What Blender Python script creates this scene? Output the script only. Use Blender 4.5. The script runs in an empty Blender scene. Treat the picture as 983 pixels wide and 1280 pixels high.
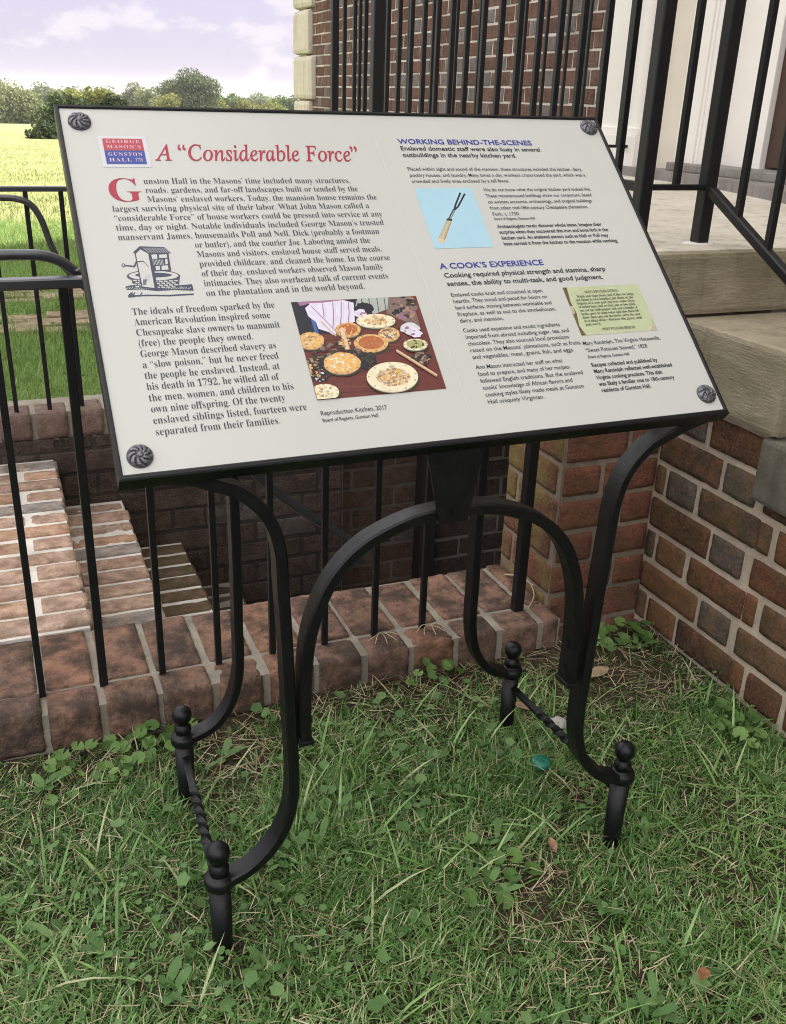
import bpy, bmesh, math, random
import numpy as np
from mathutils import Vector, Matrix
C = bpy.context
sc = C.scene
R_ = math.radians
# ------------------------------------------------------------------ camera, sky, sun, exposure
cam = bpy.data.cameras.new('camera')
cam.sensor_fit = 'VERTICAL'
cam.sensor_height = 36.0
cam.sensor_width = 36.0
cam.lens = 36.0 * 1188.0 / 1280.0
cam.clip_start = 0.02
cam.clip_end = 6000.0
camo = bpy.data.objects.new('camera', cam)
sc.collection.objects.link(camo)
def cam_axes(p=0.4076, r=0.03564, yaw=0.3999):
    up = Vector((math.sin(r)*math.cos(p), -math.cos(r)*math.cos(p), -math.sin(p))).normalized()
    fw = Vector((0, 0, 1))
    h = (fw - up*fw.dot(up)).normalized()
    rt = h.cross(up)
    if rt.x < 0: rt = -rt
    return math.cos(yaw)*rt + math.sin(yaw)*h, -math.sin(yaw)*rt + math.cos(yaw)*h, up
AX, AY, AZ = cam_axes()
camo.matrix_world = Matrix(((AX.x, -AX.y, -AX.z, 0.0), (AY.x, -AY.y, -AY.z, 0.0), (AZ.x, -AZ.y, -AZ.z, 1.135), (0, 0, 0, 1)))
sc.camera = camo

SUN_EL, SUN_AZ = R_(50), R_(34)      # direction towards the sun: azimuth measured from +X
w = bpy.data.worlds.new('World'); sc.world = w; w.use_nodes = True
nt = w.node_tree; N = nt.nodes; L = nt.links
bg = N['Background']; bg.inputs['Strength'].default_value = 0.12
sky = N.new('ShaderNodeTexSky'); sky.sky_type = 'NISHITA'; sky.sun_disc = False
sky.sun_elevation = SUN_EL; sky.sun_rotation = math.pi/2 - SUN_AZ
sky.air_density = 1.0; sky.dust_density = 2.5; sky.ozone_density = 1.5
tc = N.new('ShaderNodeTexCoord'); mp = N.new('ShaderNodeMapping'); mp.inputs['Scale'].default_value = (1, 1, 2.0)
mp.inputs['Location'].default_value = (0.31, 0.1, 0.36)
nz = N.new('ShaderNodeTexNoise'); nz.inputs['Scale'].default_value = 11.0; nz.inputs['Detail'].default_value = 9; nz.inputs['Roughness'].default_value = 0.58
cr = N.new('ShaderNodeValToRGB'); cr.color_ramp.elements[0].position = 0.515; cr.color_ramp.elements[1].position = 0.585
cr.color_ramp.elements[0].color = (0, 0, 0, 1); cr.color_ramp.elements[1].color = (.85, .85, .85, 1)
mx = N.new('ShaderNodeMix'); mx.data_type = 'RGBA'
mx.inputs[7].default_value = (1.85, 1.72, 1.86, 1)
hz_ = N.new('ShaderNodeMix'); hz_.data_type = 'RGBA'; hz_.inputs[7].default_value = (1.0, 1.0, 1.0, 1)     # summer haze: milky, brighter overhead than at the horizon
sp = N.new('ShaderNodeSeparateXYZ'); L.new(tc.outputs['Generated'], sp.inputs[0])
hr = N.new('ShaderNodeValToRGB'); he = hr.color_ramp.elements; he.new(.5); he.new(.5)
for i_, (p_, c_) in enumerate(((0.0, (1.36, 1.25, 1.50)), (0.13, (1.22, 1.16, 1.66)), (0.30, (4.2, 4.1, 4.05)), (0.8, (5.7, 5.55, 5.4)))): he[i_].position = p_; he[i_].color = (*c_, 1)
hz_.inputs[0].default_value = 0.96
L.new(sp.outputs[2], hr.inputs[0]); L.new(hr.outputs[0], hz_.inputs[7])
L.new(tc.outputs['Generated'], mp.inputs[0]); L.new(mp.outputs[0], nz.inputs['Vector']); L.new(nz.outputs['Fac'], cr.inputs[0])
L.new(sky.outputs[0], hz_.inputs[6]); L.new(hz_.outputs[2], mx.inputs[6]); L.new(cr.outputs[0], mx.inputs[0])
L.new(mx.outputs[2], bg.inputs['Color'])
sun = bpy.data.lights.new('sun', 'SUN'); sun.energy = 4.0; sun.angle = R_(0.53); sun.color = (1.0, 0.94, 0.83)
suno = bpy.data.objects.new('sun', sun); sc.collection.objects.link(suno)
sd = Vector((math.cos(SUN_EL)*math.cos(SUN_AZ), math.cos(SUN_EL)*math.sin(SUN_AZ), math.sin(SUN_EL)))
suno.rotation_euler = sd.to_track_quat('Z', 'Y').to_euler()
suno.location = (0, 0, 30)
sc.view_settings.view_transform = 'Standard'; sc.view_settings.look = 'None'
sc.view_settings.gamma = 1.0; sc.view_settings.exposure = 2.08; sc.view_settings.use_curve_mapping = False
sc.render.engine = 'CYCLES'
sc.cycles.pixel_filter_type = 'BLACKMAN_HARRIS'; sc.cycles.filter_width = 1.05
sc.cycles.max_bounces = 6; sc.cycles.diffuse_bounces = 4; sc.cycles.glossy_bounces = 3; sc.cycles.transmission_bounces = 4
sc.cycles.caustics_reflective = False; sc.cycles.caustics_refractive = False
sc.cycles.use_denoising = True; sc.cycles.denoiser = 'OPENIMAGEDENOISE'; sc.cycles.denoising_input_passes = 'RGB_ALBEDO_NORMAL'; sc.cycles.denoising_prefilter = 'NONE'
sc.cycles.use_adaptive_sampling = False
sc.cycles.sample_clamp_indirect = 4.0

# ------------------------------------------------------------------ mesh helpers
ORG = {}                                   # world origin of each object's local frame
class MB:
    """Collects shapes; build() links them as ONE mesh object."""
    def __init__(s): s.v = []; s.f = []; s.t = []; s.m = []; s.sm = []
    def face(s, idx, tone=0.5, mat=0, smooth=False):
        s.f.append(idx); s.t.append(tone); s.m.append(mat); s.sm.append(smooth)
    def add(s, verts, faces, tone=0.5, mat=0, smooth=False):
        b = len(s.v); s.v.extend([tuple(p) for p in verts])
        for f in faces: s.face([b+i for i in f], tone, mat, smooth)
    def box(s, a, b, tone=0.5, mat=0, ch=0.0, jit=0.0, rg=random):
        (x0, y0, z0), (x1, y1, z1) = a, b
        if ch <= 0:
            vs = [(x, y, z) for z in (z0, z1) for y in (y0, y1) for x in (x0, x1)]
            fs = [(0, 2, 3, 1), (4, 5, 7, 6), (0, 1, 5, 4), (2, 6, 7, 3), (0, 4, 6, 2), (1, 3, 7, 5)]
            s.add(vs, fs, tone, mat); return
        bm = bmesh.new(); bmesh.ops.create_cube(bm, size=1)
        for v in bm.verts:
            v.co = Vector(((x0+x1)/2+v.co.x*(x1-x0), (y0+y1)/2+v.co.y*(y1-y0), (z0+z1)/2+v.co.z*(z1-z0)))
            if jit: v.co += Vector((rg.uniform(-jit, jit), rg.uniform(-jit, jit), rg.uniform(-jit, jit)))
        bmesh.ops.bevel(bm, geom=bm.edges[:], offset=ch, segments=2, profile=0.6, affect='EDGES')
        bm.verts.index_update()
        s.add([v.co for v in bm.verts], [[v.index for v in f.verts] for f in bm.faces], tone, mat)
        bm.free()
    def sweep(s, path, prof, up=Vector((0, 1, 0)), tone=0.5, mat=0, smooth=False, caps=True, closed=False):
        """prof: list of (a,b): a along the side vector (up x tangent), b along up. scale per point allowed."""
        P = [Vector(p) for p in path]; n = len(P); m = len(prof); b0 = len(s.v)
        for i, p in enumerate(P):
            if closed: t = (P[(i+1) % n]-P[i-1]).normalized()
            elif i == 0: t = (P[1]-P[0]).normalized()
            elif i == n-1: t = (P[-1]-P[-2]).normalized()
            else: t = ((P[i+1]-p).normalized()+(p-P[i-1]).normalized()).normalized()
            u = up - t*up.dot(t)
            u = u.normalized() if u.length > 1e-5 else Vector((0, 0, 1))
            sd_ = t.cross(u)
            k = 1.0
            if not closed and 0 < i < n-1:
                c = (P[i+1]-p).normalized().dot(t); k = 1/max(c, 0.5)
            for a, b in prof: s.v.append(tuple(p+sd_*a*k+u*b))
        rng_ = range(n) if closed else range(n-1)
        for i in rng_:
            j = (i+1) % n
            for q in range(m):
                r = (q+1) % m
                s.face([b0+i*m+q, b0+i*m+r, b0+j*m+r, b0+j*m+q], tone, mat, smooth)
        if caps and not closed:
            s.face([b0+q for q in range(m)][::-1], tone, mat); s.face([b0+(n-1)*m+q for q in range(m)], tone, mat)
    def tube(s, path, r, k=8, tone=0.5, mat=0):
        t = (Vector(path[1])-Vector(path[0]))
        up = Vector((0, 0, 1)) if abs(t.normalized().z) < 0.9 else Vector((0, 1, 0))
        s.sweep(path, [(r*math.cos(2*math.pi*i/k), r*math.sin(2*math.pi*i/k)) for i in range(k)], up, tone, mat, True)
    def lathe(s, c, prof, k=20, tone=0.5, mat=0):
        b0 = len(s.v); m = len(prof)
        for i in range(k):
            a = 2*math.pi*i/k
            for r, z in prof: s.v.append((c[0]+r*math.cos(a), c[1]+r*math.sin(a), c[2]+z))
        for i in range(k):
            j = (i+1) % k
            for q in range(m-1): s.face([b0+i*m+q, b0+j*m+q, b0+j*m+q+1, b0+i*m+q+1], tone, mat, True)
        s.face([b0+i*m+m-1 for i in range(k)], tone, mat); s.face([b0+i*m for i in range(k)][::-1], tone, mat)
    def prism(s, poly, z0, z1, tone=0.5, mat=0):
        n = len(poly); b = len(s.v)
        s.v += [(x, y, z0) for x, y in poly]+[(x, y, z1) for x, y in poly]
        s.face([b+i for i in range(n)][::-1], tone, mat); s.face([b+n+i for i in range(n)], tone, mat)
        for i in range(n):
            j = (i+1) % n; s.face([b+i, b+j, b+n+j, b+n+i], tone, mat)
    def build(s, name, mats, parent=None):
        return build_np(name, np.array(s.v, dtype=np.float64), s.f, s.t, mats, parent, s.m, s.sm)
def build_np(name, V, F, T, mats, parent=None, MI=None, SM=None):
    o0 = ORG.get(parent.name, Vector((0, 0, 0))) if parent else Vector((0, 0, 0))
    me = bpy.data.meshes.new(name)
    V = np.asarray(V, dtype=np.float64).reshape(-1, 3) - np.array(o0[:])
    if isinstance(F, list):
        me.from_pydata(V.tolist(), [], F)
    else:                                   # uniform polygon array
        n, k = F.shape
        me.vertices.add(len(V)); me.vertices.foreach_set('co', V.astype(np.float32).ravel())
        me.loops.add(n*k); me.loops.foreach_set('vertex_index', F.astype(np.int32).ravel())
        me.polygons.add(n); me.polygons.foreach_set('loop_start', (np.arange(n)*k).astype(np.int32))
        me.update(calc_edges=True)
    at = me.attributes.new('tone', 'FLOAT', 'FACE'); at.data.foreach_set('value', np.asarray(T, dtype=np.float32))
    if MI is not None: me.polygons.foreach_set('material_index', np.asarray(MI, dtype=np.int32))
    if SM is not None: me.polygons.foreach_set('use_smooth', np.asarray(SM, dtype=bool))
    for m in (mats if isinstance(mats, (list, tuple)) else [mats]): me.materials.append(m)
    me.update()
    o = bpy.data.objects.new(name, me); sc.collection.objects.link(o)
    if parent: o.parent = parent
    ORG[o.name] = o0
    return o
def thing(name, label, cat, loc=(0, 0, 0), group=None):
    o = bpy.data.objects.new(name, None); sc.collection.objects.link(o); o.location = loc
    o.empty_display_size = 0.1
    o['label'] = label; o['category'] = cat
    if group: o['group'] = group
    ORG[o.name] = Vector(loc); return o
def tag(o, label=None, cat=None, group=None, kind=None):
    if label: o['label'] = label
    if cat: o['category'] = cat
    if group: o['group'] = group
    if kind: o['kind'] = kind
    return o

# ------------------------------------------------------------------ materials
def mat(name):
    m = bpy.data.materials.new(name); m.use_nodes = True
    return m, m.node_tree.nodes, m.node_tree.links, m.node_tree.nodes['Principled BSDF']
def ramp(N, stops):
    r = N.new('ShaderNodeValToRGB'); e = r.color_ramp.elements
    while len(e) < len(stops): e.new(0.5)
    for i, (p, c) in enumerate(stops): e[i].position = p; e[i].color = (*c, 1)
    return r
def noise(N, L, scale, detail=4, rough=0.55, vec=None, dist=0.0):
    n = N.new('ShaderNodeTexNoise'); n.inputs['Scale'].default_value = scale; n.inputs['Detail'].default_value = detail
    n.inputs['Roughness'].default_value = rough; n.inputs['Distortion'].default_value = dist
    if vec is not None: L.new(vec, n.inputs['Vector'])
    return n.outputs['Fac']
def mixc(N, L, fac, a, b, mode='MIX'):
    x = N.new('ShaderNodeMix'); x.data_type = 'RGBA'; x.blend_type = mode
    for s, i in ((fac, 0), (a, 6), (b, 7)):
        if hasattr(s, 'is_linked') or hasattr(s, 'links'): L.new(s, x.inputs[i])
        elif i == 0: x.inputs[0].default_value = s
        else: x.inputs[i].default_value = (*s, 1)
    return x.outputs[2]
def mrange(N, L, v, a, b, c=0.0, d=1.0):
    x = N.new('ShaderNodeMapRange'); L.new(v, x.inputs[0])
    for i, k in enumerate((a, b, c, d)): x.inputs[i+1].default_value = k
    return x.outputs[0]
def bump(N, L, h, bsdf, strength=0.3, dist=0.003):
    b = N.new('ShaderNodeBump'); b.inputs['Strength'].default_value = strength; b.inputs['Distance'].default_value = dist
    L.new(h, b.inputs['Height']); L.new(b.outputs[0], bsdf.inputs['Normal'])
def tone_attr(N):
    a = N.new('ShaderNodeAttribute'); a.attribute_name = 'tone'; return a.outputs['Fac']
def obj_co(N): return N.new('ShaderNodeTexCoord').outputs['Object']
def plain(name, col, rough=0.6, metal=0.0, spec=0.5, var=0.0, nscale=40, b=0.0, bd=0.001):
    m, N, L, p = mat(name)
    p.inputs['Roughness'].default_value = rough; p.inputs['Metallic'].default_value = metal
    p.inputs['Specular IOR Level'].default_value = spec
    if var:
        n = noise(N, L, nscale, 5, .6, obj_co(N))
        c = mixc(N, L, n, tuple(k*(1-var) for k in col), tuple(k*(1+var) for k in col)); L.new(c, p.inputs['Base Color'])
        if b: bump(N, L, n, p, b, bd)
    else: p.inputs['Base Color'].default_value = (*col, 1)
    return m
def brick_mat(name, stops, grey=(.10, .10, .092), moss=0.0, fleck=0.25, bstr=0.6, mosscol=(.16, .14, .045)):
    """tone 0..0.8: the brick's own firing colour; above 0.85: a glazed grey header."""
    m, N, L, p = mat(name); co = obj_co(N); t = tone_attr(N)
    r = ramp(N, [(s*0.8, c) for s, c in stops] + [(0.845, stops[-1][1]), (0.86, grey), (1.0, tuple(k*1.25 for k in grey))])
    L.new(t, r.inputs[0])
    n1 = noise(N, L, 26, 6, .65, co); n2 = noise(N, L, 140, 4, .6, co); n3 = noise(N, L, 13, 7, .7, co)
    c = mixc(N, L, mrange(N, L, n1, .28, .72), r.outputs[0], (0.42, 0.38, 0.38), 'MULTIPLY')
    n6 = noise(N, L, 16, 6, .7, co, .6); c = mixc(N, L, mrange(N, L, n6, .46, .66, 0, .38), c, tuple(min(1, k*1.5) for k in stops[len(stops)//2][1]))
    n7 = noise(N, L, 3.2, 6, .7, co); c = mixc(N, L, mrange(N, L, n7, .45, .70, 0, .6), c, (.35, .33, .31), 'MULTIPLY')
    c = mixc(N, L, mrange(N, L, n2, .35, .75, 0, .35), c, (.30, .20, .15))
    if moss: c = mixc(N, L, mrange(N, L, n3, .44, .60, 0, moss), c, mosscol)
    n4 = noise(N, L, 60, 7, .75, co, 0.8)
    c = mixc(N, L, mrange(N, L, n4, .66, .72, 0, fleck), c, (.42, .39, .34))
    L.new(c, p.inputs['Base Color']); p.inputs['Roughness'].default_value = .9; p.inputs['Specular IOR Level'].default_value = .25
    a = N.new('ShaderNodeMath'); a.operation = 'ADD'; L.new(n1, a.inputs[0]); L.new(n2, a.inputs[1])
    n9 = noise(N, L, 75, 6, .75, co, .5); a2 = N.new('ShaderNodeMath'); a2.operation = 'ADD'; L.new(a.outputs[0], a2.inputs[0]); L.new(n9, a2.inputs[1])
    c = mixc(N, L, mrange(N, L, n9, .56, .68, 0, .55), c, (.35, .33, .32), 'MULTIPLY'); L.new(c, p.inputs['Base Color'])
    bump(N, L, a2.outputs[0], p, min(1, bstr*1.5), .007)
    return m
def stone_mat(name, base, dark, green=(.2, .19, .09), greenamt=.5, scale=5.0, zband=1.0):
    m, N, L, p = mat(name); co = obj_co(N)
    mp = N.new('ShaderNodeMapping'); mp.inputs['Scale'].default_value = (1, 1, zband); L.new(co, mp.inputs[0]); v = mp.outputs[0]
    n1 = noise(N, L, scale, 8, .65, v, .4); n2 = noise(N, L, scale*9, 6, .7, v); n3 = noise(N, L, scale*.6, 5, .6, v); n5 = noise(N, L, 220, 3, .6, co)
    c = mixc(N, L, mrange(N, L, n1, .35, .7), base, dark)
    c = mixc(N, L, mrange(N, L, n3, .45, .68, 0, greenamt), c, green)
    c = mixc(N, L, mrange(N, L, n2, .5, .8, 0, .45), c, tuple(k*.45 for k in dark))
    c = mixc(N, L, mrange(N, L, n5, .3, .8, .0, .3), c, tuple(k*.6 for k in base))
    L.new(c, p.inputs['Base Color']); p.inputs['Roughness'].default_value = .88; p.inputs['Specular IOR Level'].default_value = .3
    mp2 = N.new('ShaderNodeMapping'); mp2.inputs['Scale'].default_value = (14, 14, 1.2); L.new(co, mp2.inputs[0])
    n8 = noise(N, L, 1.6, 6, .7, mp2.outputs[0]); c2 = mixc(N, L, mrange(N, L, n8, .50, .72, 0, .55), c, (.34, .32, .28), 'MULTIPLY')
    vo = N.new('ShaderNodeTexVoronoi'); vo.inputs['Scale'].default_value = 130; L.new(co, vo.inputs['Vector'])
    c2 = mixc(N, L, mrange(N, L, vo.outputs['Distance'], .05, .22, .5, 0), c2, tuple(k*.5 for k in dark)); L.new(c2, p.inputs['Base Color'])
    bump(N, L, n2, p, .7, .006)
    return m
def mortar_mat(name, col, var=.35):
    m, N, L, p = mat(name); co = obj_co(N)
    n1 = noise(N, L, 12, 7, .7, co); n2 = noise(N, L, 180, 4, .7, co)
    c = mixc(N, L, mrange(N, L, n1, .35, .7), col, tuple(k*(1-var) for k in col)); n3 = noise(N, L, 3.5, 6, .7, co); c = mixc(N, L, mrange(N, L, n3, .42, .68, 0, .75), c, tuple(k*.42 for k in col)); c = mixc(N, L, mrange(N, L, n2, .4, .8, 0, .5), c, tuple(k*.5 for k in col))
    L.new(c, p.inputs['Base Color']); p.inputs['Roughness'].default_value = .95; p.inputs['Specular IOR Level'].default_value = .15
    bump(N, L, n2, p, .8, .004)
    return m
RED = [(0, (0.0585, 0.0287, 0.0168)), (0.2, (0.1105, 0.045, 0.0228)), (0.45, (0.169, 0.065, 0.0288)), (0.7, (0.26, 0.1063, 0.0432)), (0.85, (0.195, 0.1187, 0.06)), (1, (0.0845, 0.06, 0.0432))]
PINK = [(0, (0.456, 0.308, 0.2438)), (0.3, (0.5928, 0.396, 0.2968)), (0.55, (0.684, 0.484, 0.371)), (0.8, (0.684, 0.418, 0.265)), (1, (0.5472, 0.418, 0.3392))]
HOUSE = [(0, (.11, .058, .048)), (.4, (.17, .082, .064)), (.7, (.21, .10, .075)), (1, (.15, .095, .085))]
M = {}
M['brick_side'] = brick_mat('dark red brick', RED, moss=.25)
M['brick_moss'] = brick_mat('mossy brick', [(0, (.18, .07, .04)), (.5, (.24, .09, .05)), (1, (.20, .10, .05))], moss=.75, mosscol=(.24, .19, .06), fleck=.15)
M['brick_pier'] = brick_mat('red pier brick', [(0, (0.184, 0.0633, 0.0403)), (0.5, (0.253, 0.0862, 0.0517)), (1, (0.207, 0.0862, 0.0575))], moss=.2)
M['brick_kerb'] = brick_mat('worn pink brick', [(0, (0.1863, 0.1274, 0.0992)), (0.4, (0.2829, 0.1716, 0.129)), (0.7, (0.3864, 0.2015, 0.124)), (1, (0.276, 0.208, 0.1711))], moss=.8, mosscol=(.055, .046, .036), fleck=.14)
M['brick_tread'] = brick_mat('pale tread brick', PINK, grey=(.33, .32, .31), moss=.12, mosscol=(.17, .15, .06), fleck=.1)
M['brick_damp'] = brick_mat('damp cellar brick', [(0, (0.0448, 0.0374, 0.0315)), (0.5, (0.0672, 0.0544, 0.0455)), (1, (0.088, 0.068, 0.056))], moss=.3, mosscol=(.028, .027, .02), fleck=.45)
M['brick_house'] = brick_mat('house brick', HOUSE, grey=(.20, .20, .205), fleck=.15)
M['brick_path'] = brick_mat('path brick', [(0, (.34, .27, .18)), (.5, (.44, .36, .24)), (1, (.38, .30, .22))], moss=.3, mosscol=(.2, .2, .07))
M['mortar_side'] = mortar_mat('warm mortar', (.66, .555, .43))
M['mortar_pier'] = mortar_mat('pier mortar', (.36, .29, .22), .5)
M['mortar_white'] = mortar_mat('lime mortar', (.82, .77, .70), .18)
M['mortar_kerb'] = mortar_mat('grey mortar', (.42, .38, .31), .5)
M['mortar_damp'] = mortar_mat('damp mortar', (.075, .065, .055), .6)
M['mortar_house'] = mortar_mat('house mortar', (.74, .68, .61), .15)
M['stone'] = stone_mat('weathered sandstone', (.41, .36, .265), (.22, .185, .12), greenamt=.5, scale=4.5, zband=5.0)
M['stone_top'] = stone_mat('pale sandstone top', (.68, .63, .54), (.56, .51, .42), (.42, .40, .22), .3, 3.0)
M['stone_grey'] = stone_mat('grey stone', (.18, .165, .13), (.10, .093, .072), greenamt=.35, scale=9)
M['quoin'] = stone_mat('cream quoin stone', (.66, .60, .50), (.57, .51, .42), (.48, .43, .34), .3, 3.0)
M['thresh'] = stone_mat('grey threshold', (.30, .28, .26), (.20, .19, .175), (.2, .19, .15), .3, 6.0)
M['iron'] = plain('black painted iron', (.0030, .0031, .0045), .36, 0, .34, .35, 60, .3, .0008)
M['iron_rail'] = plain('worn black railing paint', (.0075, .0075, .0085), .38, 0, .34, .4, 80, .3, .0008)
def iron_mat(name, col, rough):
    m, N, L, p = mat(name); co = obj_co(N); n1 = noise(N, L, 55, 6, .7, co); n2 = noise(N, L, 230, 4, .7, co); n3 = noise(N, L, 18, 6, .75, co)
    c = mixc(N, L, n1, tuple(k*.7 for k in col), tuple(k*1.4 for k in col)); c = mixc(N, L, mrange(N, L, n2, .64, .74, 0, .55), c, (.055, .048, .042)); c = mixc(N, L, mrange(N, L, n3, .60, .72, 0, .35), c, (.030, .027, .025))
    L.new(c, p.inputs['Base Color']); L.new(mrange(N, L, n1, .3, .7, rough-.08, rough+.16), p.inputs['Roughness']); p.inputs['Specular IOR Level'].default_value = .36
    a = N.new('ShaderNodeMath'); a.operation = 'ADD'; L.new(n1, a.inputs[0]); L.new(n2, a.inputs[1]); bump(N, L, a.outputs[0], p, .35, .0012); return m
M['iron'] = iron_mat('black painted iron', (.0030, .0031, .0045), .36); M['iron_rail'] = iron_mat('worn black railing paint', (.0065, .0065, .0078), .36)
M['iron_sheen'] = plain('worn railing paint with sky sheen', (.032, .034, .040), .30, 0, .8, .35, 50, .2, .0006)  # worn rails; base lightened to blue-grey to paint in the sky's reflection
M['rosette'] = plain('dark hammered iron', (.15, .15, .165), .36, .85, .5, .5, 160, .5, .001)
M['white'] = plain('aged white paint', (.80, .765, .72), .55, 0, .4, .05, 9, .1, .001)
M['cream'] = plain('cream plaster', (.72, .66, .57), .7, 0, .3, .08, 12, .1, .001)
M['door'] = plain('dark brown door paint', (.055, .028, .018), .4, 0, .5, .3, 14)
M['roof'] = plain('slate roof', (.09, .09, .095), .8, 0, .3, .3, 3)
M['wood'] = plain('black timber', (.02, .018, .016), .7, 0, .3, .4, 30)
def panel_mat():
    m, N, L, p = mat('printed panel'); co = obj_co(N)
    n = noise(N, L, 9, 4, .5, co); n2 = noise(N, L, 900, 2, .5, co)
    c = mixc(N, L, n, (.49, .50, .468), (.515, .525, .493)); c = mixc(N, L, mrange(N, L, n2, .3, .7, 0, .06), c, (.5, .5, .46))
    L.new(c, p.inputs['Base Color']); p.inputs['Roughness'].default_value = .26; p.inputs['Specular IOR Level'].default_value = .5
    return m
M['panel'] = panel_mat()
for nme, col in dict(ink=(.045, .048, .062), ink_dark=(.018, .02, .03), red=(.36, .022, .05), blue=(.035, .04, .27), white_ink=(.58, .57, .60), logo_red=(.42, .055, .075), logo_blue=(.035, .07, .30), strip=(.54, .56, .56), pumpkin_dark=(.20, .06, .04),
                     sky_blue=(.36, .56, .66), bone=(.42, .38, .27), page=(.44, .49, .30), page_edge=(.13, .09, .04), pageink=(.05, .055, .035), table=(.13, .035, .03), apron=(.66, .62, .75), crust=(.62, .38, .16), pumpkin=(.42, .13, .045),
                     mash=(.72, .42, .12), plate=(.72, .66, .47), meat=(.36, .22, .12), chair=(.02, .02, .03), blue_cloth=(.05, .12, .32), hearth=(.19, .13, .11), stick=(.66, .48, .30), leafdark=(.035, .04, .025), mauve=(.32, .15, .25), greyboard=(.36, .40, .36), greens=(.34, .33, .10), woodcut=(.05, .055, .09), shade_ink=(.42, .43, .44)).items():
    M[nme] = plain('print '+nme.replace('_', ' '), col, {'plate': .4}.get(nme, .4), 0, .4, {'crust': .55, 'pumpkin': .4, 'mash': .45, 'meat': .6, 'table': .35, 'hearth': .6, 'plate': .22, 'page': .16, 'apron': .2, 'leafdark': .7, 'greens': .5, 'greyboard': .25, 'bone': .3, 'sky_blue': .06, 'stick': .25, 'chair': .5, 'mauve': .3}.get(nme, 0), {'table': 120, 'apron': 90, 'plate': 110, 'sky_blue': 30, 'page': 70}.get(nme, 330))

from mathutils import noise as NZ
def rough_box(mb, a, b, tone=.5, mat=0, r=.005, amp=.0022, res=.013, skip=None):
    '''A worn brick: surface grid with rounded, chipped arrises and an uneven face.'''
    a, b = Vector(a), Vector(b); d = b-a; nn = [max(2, int(round(d[i]/res))) for i in range(3)]
    off = Vector((a.x*7.1, a.y*5.3, a.z*3.7)); idx = {}; b0 = len(mb.v)
    def vert(i, j, k):
        key = (i, j, k)
        if key in idx: return idx[key]
        p = Vector((a.x+d.x*i/nn[0], a.y+d.y*j/nn[1], a.z+d.z*k/nn[2]))
        nz1 = NZ.noise(p*38+off); nz2 = NZ.noise(p*110+off)
        rr = r*(1+.9*max(0, nz1))
        q = Vector([min(max(p[m_], a[m_]+rr), b[m_]-rr) for m_ in range(3)]); w_ = p-q
        nrm = w_.normalized() if w_.length > 1e-9 else Vector((0, 0, 0))
        p = q+nrm*rr+nrm*(amp*(.8*nz1+.45*nz2))
        idx[key] = len(mb.v); mb.v.append(tuple(p)); return idx[key]
    for ax in range(3):
        u, v = [(1, 2), (2, 0), (0, 1)][ax]
        for side in (0, 1):
            if skip and (ax, side) in skip: continue
            for i in range(nn[u]):
                for j in range(nn[v]):
                    c = []
                    for (x, y) in ((i, j), (i+1, j), (i+1, j+1), (i, j+1)):
                        k = [0, 0, 0]; k[ax] = nn[ax]*side; k[u] = x; k[v] = y; c.append(vert(*k))
                    mb.face(c if side else c[::-1], tone, mat, True)

# ------------------------------------------------------------------ brick wall builder
def flemish(mb, org, ux, nrm, x0, x1, z0, z1, pitch=.0797, st=.217, hd=.097, joint=.011, phase=0.0, rg=None, zc=None, proud=.004, depth=.03, pgrey=.35, ch=.004, jit=.0030, holes=(), uz=Vector((0, 0, 1)), rough=False):
    """Individual bricks on the plane org + a*ux + z*uz, proud of a mortar bed; clipped to [x0,x1]x[z0,z1]."""
    rg = rg or random.Random(1); per = st+hd+2*joint
    zc = z0 if zc is None else zc
    k0 = math.floor((z0-zc)/pitch); k1 = math.ceil((z1-zc)/pitch)
    O, ux, nrm = Vector(org), Vector(ux), Vector(nrm)
    for k in range(k0, k1):
        za, zb = zc+k*pitch+joint/2, zc+(k+1)*pitch-joint/2
        za, zb = max(za, z0), min(zb, z1)
        if zb-za < .012: continue
        ph = phase + (per/2 if k % 2 else 0)
        i = math.floor((x0-ph)/per)-1
        while True:
            base = ph+i*per
            if base-per > x1: break
            for a, b, head in ((base-hd/2, base+hd/2, True), (base+hd/2+joint, base+hd/2+joint+st, False)):
                a2, b2 = max(a, x0), min(b, x1)
                if b2-a2 < .015: continue
                if any(h[0] < (a2+b2)/2 < h[1] and h[2] < (za+zb)/2 < h[3] for h in holes): continue
                tn = rg.random()*.8
                if head and rg.random() < pgrey: tn = rg.uniform(.87, 1)
                elif rg.random() < .06: tn = rg.uniform(.87, 1)
                j = lambda: rg.uniform(-jit, jit)
                pr = proud+rg.uniform(-.0015, .0015)
                if rough:                       # axis-aligned walls: build the worn brick in place
                    p0 = O+ux*(a2+j()*.8)+uz*(za+j()*.6)-nrm*depth; p1 = O+ux*(b2+j()*.8)+uz*(zb+j()*.6)+nrm*pr
                    rough_box(mb, [min(p0[m_], p1[m_]) for m_ in range(3)], [max(p0[m_], p1[m_]) for m_ in range(3)], tn, 0, .0045, .0024, .0125)
                    continue
                vs = []
                for d, ins in ((-depth, 0), (pr-ch*.7, 0), (pr, ch)):
                    for (x, z) in ((a2+ins, za+ins), (b2-ins, za+ins), (b2-ins, zb-ins), (a2+ins, zb-ins)):
                        jj = d > -depth
                        vs.append(O+ux*(x+(j() if jj else 0))+uz*(z+(j() if jj else 0))+nrm*(d+(j()*.5 if jj else 0)))
                fs = [(8, 9, 10, 11)]
                for q in range(4):
                    r = (q+1) % 4; fs += [(q, r, 4+r, 4+q), (4+q, 4+r, 8+r, 8+q)]
                if ux.cross(uz).dot(nrm) < 0: fs = [f[::-1] for f in fs]
                mb.add(vs, fs, tn, 0)
            i += 1
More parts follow.
